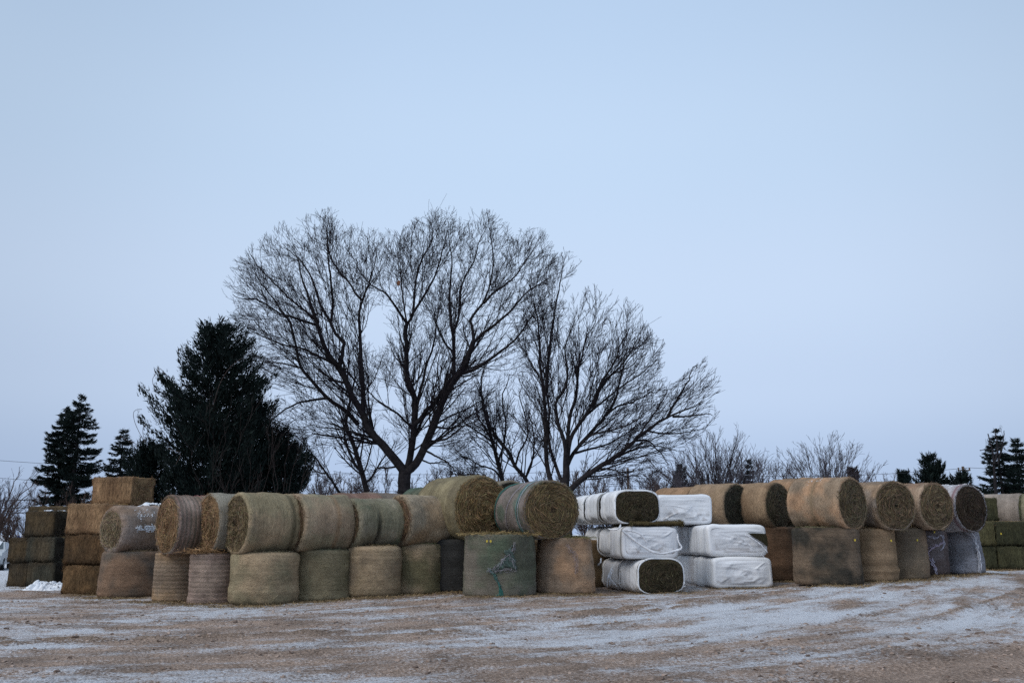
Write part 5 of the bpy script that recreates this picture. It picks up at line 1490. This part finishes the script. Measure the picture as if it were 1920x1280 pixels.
# ------------------------------------------------------------------ conifers
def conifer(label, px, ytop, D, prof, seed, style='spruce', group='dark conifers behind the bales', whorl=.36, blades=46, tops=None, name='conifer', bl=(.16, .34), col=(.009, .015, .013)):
    """prof: list of (y pixel, left half width px, right half width px)"""
    rng = np.random.default_rng(seed)
    b = at(px, 1000, D); base = np.array([b[0], D, float(ghz(b[0], D))])
    t = thing(name, base, 0, label, 'conifer', group)
    prof = sorted(prof, reverse=True)
    s = F / D * 1.04
    Z = np.array([at(px, y, D)[2] - base[2] for y, l, r in prof]); WL = np.array([l / s for y, l, r in prof]); WR = np.array([r / s for y, l, r in prof])
    H = at(px, ytop, D)[2] - base[2]
    V, Q = tubes(np.array([[[0, 0, -.2], [0, 0, H * .5], [0, 0, H * .98]]]), np.array([[H * .02, H * .012, .01]]), 8)
    link('trunk', mesh_np('trunk', V, Q), M_BARK, t)
    P, dirs, Ls = [], [], []
    z = max(.3, Z[0] if Z[0] > 0 else .3)
    z = .4
    while z < H - .15:
        wl, wr = np.interp(z, Z, WL), np.interp(z, Z, WR)
        m = 7 if style == 'spruce' else 10
        for k in range(m):
            az = rng.uniform(0, 2 * pi)
            c = cos(az)
            w = (wl if c < 0 else wr) * abs(c) + (wl + wr) / 2 * (1 - abs(c))
            lump = 1 + (.26 if style == 'cedar' else .20) * vnoise(np.array([cos(az) * 1.6, sin(az) * 1.6, z * 1.1]), seed)
            L = w * rng.uniform(.72, 1.06) * lump
            if rng.random() < .10: L *= 1.18
            if L < .08: L = .08
            P.append((z + rng.uniform(-.15, .15), az, L))
        z += whorl * rng.uniform(.7, 1.2)
    P = np.array(P); K = len(P)
    n = 8; k = np.linspace(0, 1, n)[None, :]
    az, L, z0 = P[:, 1:2], P[:, 2:3], P[:, 0:1]
    rr = L * k
    if style == 'spruce':
        zz = z0 + L * (-.30 * k + .34 * k ** 2.6) + .02 * rng.normal(size=(K, n))
    else:
        zz = z0 + L * (.10 * k + .42 * k ** 2.2) - .22 * L + .03 * rng.normal(size=(K, n))
    azz = az + .10 * rng.normal(size=(K, 1)) * k
    B = np.stack([np.cos(azz) * rr, np.sin(azz) * rr, zz], -1)
    R = (.006 + .012 * L) * (1 - k * .85)
    o = link('branches', mesh_np('branches', *tubes(B, R, 3)), M_BARK, t); o['kind'] = 'stuff'
    # sprays of needles
    nb = np.maximum(6, (blades * (L[:, 0] / L[:, 0].mean()) ** 1.05)).astype(int)
    idx = np.repeat(np.arange(K), nb); C = len(idx)
    u = rng.random(C) ** .62; f = u * (n - 1); i = np.minimum(f.astype(int), n - 2); w = (f - i)[:, None]
    p = B[idx, i] * (1 - w) + B[idx, i + 1] * w
    tn = unit(B[idx, i + 1] - B[idx, i])
    lat = unit(np.cross(tn, np.array([0, 0, 1.])))
    wd = (.08 + .24 * L[idx, 0] * np.minimum(1, (1 - u) * 1.8 + .12)) * rng.normal(0, .62, C)
    dr = -np.abs(rng.normal(0, .07, C)) if style == 'spruce' else rng.normal(0, .13, C)
    p = p + lat * wd[:, None] + np.array([0, 0, 1]) * dr[:, None]
    d = unit(tn * .9 + lat * (np.sign(wd) * rng.uniform(.2, 1.0, C))[:, None] + np.array([0, 0, 1.]) * (rng.normal(-.1, .35, C) if style == 'spruce' else rng.normal(.55, .5, C))[:, None] + .25 * rng.normal(size=(C, 3)))
    ln = rng.uniform(bl[0], bl[1], C) * (.8 if style == 'spruce' else .8)
    ww = ln * rng.uniform(.16, .34, C)
    sd = unit(np.cross(d, rng.normal(size=(C, 3))))
    q0 = p - d * ln[:, None] * .3; q1 = p + sd * ww[:, None] * .5 + d * ln[:, None] * .15; q2 = p + d * ln[:, None] * .75; q3 = p - sd * ww[:, None] * .5 + d * ln[:, None] * .15
    V = np.stack([q0 - sd * ww[:, None] * .45, q0 + sd * ww[:, None] * .55, q2], 1).reshape(-1, 3)
    cl = np.array(col) * rng.uniform(.5, 1.7, (C, 1))
    o = link('needles', mesh_np('needles', V, None, np.arange(3 * C).reshape(-1, 3), col=np.repeat(cl, 3, axis=0), smooth=False), M_NEED, t); o['kind'] = 'stuff'
    if tops:
        for (dx, hz) in tops:
            pass
    return t
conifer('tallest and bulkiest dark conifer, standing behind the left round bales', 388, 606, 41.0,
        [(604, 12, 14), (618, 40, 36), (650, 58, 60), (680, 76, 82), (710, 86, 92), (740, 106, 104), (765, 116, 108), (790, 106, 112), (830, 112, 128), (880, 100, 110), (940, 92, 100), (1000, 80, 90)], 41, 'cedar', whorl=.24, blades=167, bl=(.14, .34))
conifer('low bushy dark conifer at the right foot of the tallest one', 522, 800, 42.5, [(800, 4, 4), (815, 25, 16), (840, 44, 36), (870, 50, 54), (900, 52, 56), (940, 50, 46), (1000, 40, 40)], 42, 'cedar', whorl=.24, blades=125, bl=(.12, .30))
conifer('dark lower conifer filling the slope between the tallest and the low bushy one', 462, 748, 43.5, [(748, 8, 10), (770, 34, 34), (800, 52, 46), (840, 60, 60), (900, 60, 60), (1000, 50, 50)], 55, 'cedar', whorl=.25, blades=95, bl=(.12, .30))
conifer('ragged dark conifer filling the gap left of the tallest one', 268, 826, 42.0, [(826, 4, 5), (842, 26, 26), (870, 40, 40), (910, 46, 44), (1000, 40, 40)], 43, 'cedar', whorl=.25, blades=114, bl=(.12, .30))
conifer('tall twin topped dark spruce at left behind the dark square bales', 128, 735, 52.0, [(735, 2, 2), (760, 18, 20), (790, 34, 34), (815, 36, 38), (850, 46, 42), (890, 58, 44), (930, 60, 46), (1000, 52, 44)], 44, 'spruce', whorl=.28, blades=120)
conifer('narrow dark spruce close against the twin topped one on its left', 100, 756, 52.6, [(756, 2, 2), (780, 14, 12), (815, 30, 20), (850, 36, 26), (900, 42, 36), (1000, 40, 36)], 45, 'spruce', whorl=.30, blades=100)
conifer('small pointed dark spruce behind the topmost square bale', 215, 797, 56.0, [(797, 1, 1), (820, 14, 15), (850, 24, 26), (880, 32, 36), (920, 36, 42), (1000, 34, 40)], 46, 'spruce', whorl=.32, blades=90)
G_R = 'dark conifers at the right'
conifer('broad pointed dark conifer standing alone above the white wrapped round bale', 1757, 847, 74.0, [(847, 2, 2), (860, 14, 12), (880, 26, 24), (900, 34, 30), (925, 40, 34), (1000, 40, 36)], 47, 'cedar', G_R, whorl=.42, blades=106, bl=(.25, .5))
conifer('tall dark spruce at the right edge behind the crooked bare tree', 1888, 801, 64.0, [(801, 2, 2), (820, 12, 14), (845, 26, 26), (875, 34, 34), (905, 48, 44), (935, 50, 46), (1000, 46, 46)], 48, 'spruce', G_R, whorl=.38, blades=121, bl=(.2, .42))
conifer('dark spruce cut by the right edge of the picture', 1922, 815, 66.0, [(815, 2, 2), (840, 14, 20), (870, 26, 30), (910, 36, 40), (1000, 40, 40)], 49, 'spruce', G_R, whorl=.40, blades=106, bl=(.2, .42))
conifer('low dark conifer around the pale utility pole', 1813, 884, 72.0, [(884, 2, 3), (892, 14, 14), (908, 24, 22), (940, 28, 26), (1000, 28, 28)], 50, 'cedar', G_R, whorl=.46, blades=91, bl=(.25, .5))
conifer('small round topped dark conifer left of the lone broad one', 1705, 880, 110.0, [(880, 5, 5), (887, 13, 13), (900, 16, 16), (930, 15, 15), (1000, 12, 12)], 51, 'cedar', G_R, whorl=.5, blades=76, bl=(.3, .6))
conifer('brownish small conifer right of the dome shaped bare tree', 1607, 873, 105.0, [(873, 3, 3), (885, 10, 10), (905, 15, 15), (1000, 15, 15)], 52, 'cedar', G_R, whorl=.5, blades=76, bl=(.3, .6), col=(.035, .024, .022))
conifer('small dark conifer in front of the fan shaped bare tree', 1412, 860, 88.0, [(860, 3, 3), (880, 10, 9), (910, 14, 14), (1000, 15, 15)], 53, 'spruce', G_R, whorl=.5, blades=76, bl=(.25, .45), col=(.018, .024, .026))
conifer('small dark bushy conifer behind the orange bale tops', 1278, 870, 90.0, [(870, 4, 4), (885, 12, 14), (915, 22, 22), (1000, 24, 24)], 54, 'cedar', G_R, whorl=.5, blades=76, bl=(.25, .45), col=(.018, .024, .026))

# ------------------------------------------------------------------ utility poles and wires
def pole(px, ytop, D, label, r=.13, arm=True):
    b = at(px, 1000, D); base = np.array([b[0], D, float(ghz(b[0], D))]); H = at(px, ytop, D)[2] - base[2]
    t = thing('utility_pole', base, 0, label, 'utility pole')
    V, Q = tubes(np.array([[[0, 0, -.3], [0.01, 0, H * .5], [0, 0, H], [0, 0, H + .001]]]), np.array([[r * 1.2, r, r * .85, .001]]), 10)
    link('post', mesh_np('post', V, Q), M_WOOD, t)
    if arm:
        V, Q = merge([box_geo((0, -.16, H - .35), (1.1, .09, .09))]); link('crossarm', mesh_np('crossarm', V, Q, smooth=False), M_WOOD, t)
        for x in (-.48, 0, .48):
            V, Q = tubes(np.array([[[x, -.16, H - .30], [x, -.16, H - .12], [x, -.16, H - .11]]]), np.array([[.05, .07, .001]]), 6)
            link('insulator', mesh_np('insulator', V, Q), M_WOOD, t)
    return base, H
pb1, h1 = pole(1180, 877, 84.0, 'brown wooden utility pole seen through the branches above the white bales')
pb2, h2 = pole(1818, 874, 80.0, 'pale utility pole standing in front of the low conifer at right')
pb0, h0 = pole(-90, 856, 80.0, 'wooden utility pole just outside the left edge of the picture')
pb3, h3 = pole(2480, 850, 80.0, 'wooden utility pole outside the right edge of the picture')
def wire(a, b, sag, label, r=.016):
    k = np.linspace(0, 1, 30)[:, None]
    P = a * (1 - k) + b * k; P[:, 2] -= sag * 4 * (k * (1 - k))[:, 0]
    V, Q = tubes(P[None], np.full((1, 30), r), 4)
    tag(link('overhead_wire', mesh_np('overhead_wire', V, Q), M_WIRE), label, 'wire', 'overhead wires on the utility poles')
for i, (za, lb) in enumerate(((-.12, 'upper'), (-1.6, 'lower'))):
    for (A1, H1, B1, H2, s1, w_) in ((pb0, h0, pb1, h1, .9, 'behind the big bare trees'), (pb1, h1, pb2, h2, .7, 'between the two utility poles in view'), (pb2, h2, pb3, h3, .7, 'running right from the pale pole')):
        wire(A1 + [.48 if i == 0 else 0, -.16, H1 + za], B1 + [.48 if i == 0 else 0, -.16, H2 + za], s1, '%s overhead wire %s' % (lb, w_))
for dz, lb in ((2.6, 'highest'), (2.0, 'middle'), (1.6, 'lowest')):
    a, b = at(-60, 1000 - dz * 24, 70), at(70, 1000 - dz * 24 - 2, 70)
    wire(a, b, .05, '%s of three dark low cables at the far left edge' % lb, .035)

# ------------------------------------------------------------------ parked car far left
cp = at(-14, 1000, 50.0); cz = float(gz(cp[0], 50.0))
ct = thing('parked_car', (cp[0], 50.0, cz), radians(-68), 'pale parked car with a snowy windscreen, half hidden by the dark bales', 'car')
prof_ = [(-2.2, .35), (-2.22, .75), (-2.1, .95), (-1.3, 1.02), (-.75, 1.42), (.5, 1.45), (1.1, 1.05), (1.95, .92), (2.2, .72), (2.22, .38), (1.7, .28), (-1.7, .28)]
n = len(prof_)
V = [(x, y * (.86 if z > 1.2 else 1), z) for y in (-.85, -.80, .80, .85) for x, z in prof_]
V = np.array(V)
for r_, s_ in ((0, .965), (3, .965)):
    V[r_ * n:(r_ + 1) * n, 0] *= s_; V[r_ * n:(r_ + 1) * n, 2] = .7 + (V[r_ * n:(r_ + 1) * n, 2] - .7) * s_
Q = [(r_ * n + i, r_ * n + (i + 1) % n, (r_ + 1) * n + (i + 1) % n, (r_ + 1) * n + i) for r_ in range(3) for i in range(n)]
T = [(o_, o_ + i, o_ + i + 1) if o_ else (0, i + 1, i) for o_ in (0, 3 * n) for i in range(1, n - 1)]
link('car_body', mesh_np('car_body', V, Q, T, smooth=False), M_PAINT, ct)
def pane(nm, pts, m, off=0):
    pts = np.array(pts, float); c = pts.mean(0); nrm = np.cross(pts[1] - pts[0], pts[2] - pts[0]); nrm /= np.linalg.norm(nrm)
    V = np.vstack([pts, pts + nrm * .012]); q = [(0, 1, 2, 3), (7, 6, 5, 4)] + [(i, (i + 1) % 4, (i + 1) % 4 + 4, i + 4) for i in range(4)]
    return link(nm, mesh_np(nm, V, q, smooth=False), m, ct)
pane('windscreen', [(.56, -.62, 1.425), (1.07, -.70, 1.09), (1.07, .70, 1.09), (.56, .62, 1.425)], M_GLASS)
pane('snow_layer', [(.50, -.60, 1.47), (.95, -.66, 1.20), (.95, .5, 1.20), (.50, .60, 1.47)], M_SNOW)
pane('rear_window', [(-1.22, -.66, 1.09), (-.80, -.62, 1.39), (-.80, .62, 1.39), (-1.22, .66, 1.09)], M_GLASS)
for sgn in (-1, 1):
    pane('side_window', [(-.7, sgn * .745, 1.36), (-1.05, sgn * .81, 1.08), (-.05, sgn * .83, 1.08), (-.05, sgn * .745, 1.38)], M_GLASS)
    pane('side_window', [(.02, sgn * .745, 1.38), (.02, sgn * .83, 1.08), (.92, sgn * .82, 1.08), (.50, sgn * .745, 1.38)], M_GLASS)
    for x in (-1.4, 1.4):
        V, Q = tubes(np.array([[[x, sgn * .70, .31], [x, sgn * .71, .31], [x, sgn * .87, .31], [x, sgn * .88, .31]]]), np.array([[.02, .31, .31, .18]]), 20)
        w_ = link('wheel', mesh_np('wheel', V, Q), M_TYRE, ct)
        V, Q = tubes(np.array([[[x, sgn * .872, .31], [x, sgn * .892, .31], [x, sgn * .893, .31]]]), np.array([[.18, .17, .001]]), 12)
        link('rim', mesh_np('rim', V, Q), M_PAINT, w_)
    V, Q = box_geo((2.17, sgn * .58, .72), (.10, .30, .13)); link('headlight', mesh_np('headlight', V, Q, smooth=False), M_GLASS, ct)
V, Q = box_geo((2.20, 0, .47), (.14, 1.5, .16)); link('bumper', mesh_np('bumper', V, Q, smooth=False), M_TYRE, ct)
# blue barrel
bp_ = at(34, 1013, 60.0); g_ = float(gz(bp_[0], 60.0))
bt = thing('blue_barrel', (bp_[0], 60.0, g_), 0, 'small blue barrel on a stump far off behind the left stack', 'barrel')
hz_ = bp_[2] - g_
V, Q = tubes(np.array([[[0, 0, -.1], [0, 0, hz_ - .01], [0, 0, hz_]]]), np.array([[.3, .28, .001]]), 12); link('stump', mesh_np('stump', V, Q), M_WOOD, bt)
V, Q = tubes(np.array([[[0, 0, hz_], [0, 0, hz_ + .1], [0, 0, hz_ + .26], [0, 0, hz_ + .30], [0, 0, hz_ + .31]]]), np.array([[.11, .14, .13, .08, .001]]), 14); link('drum', mesh_np('drum', V, Q), M_BLUE, bt)
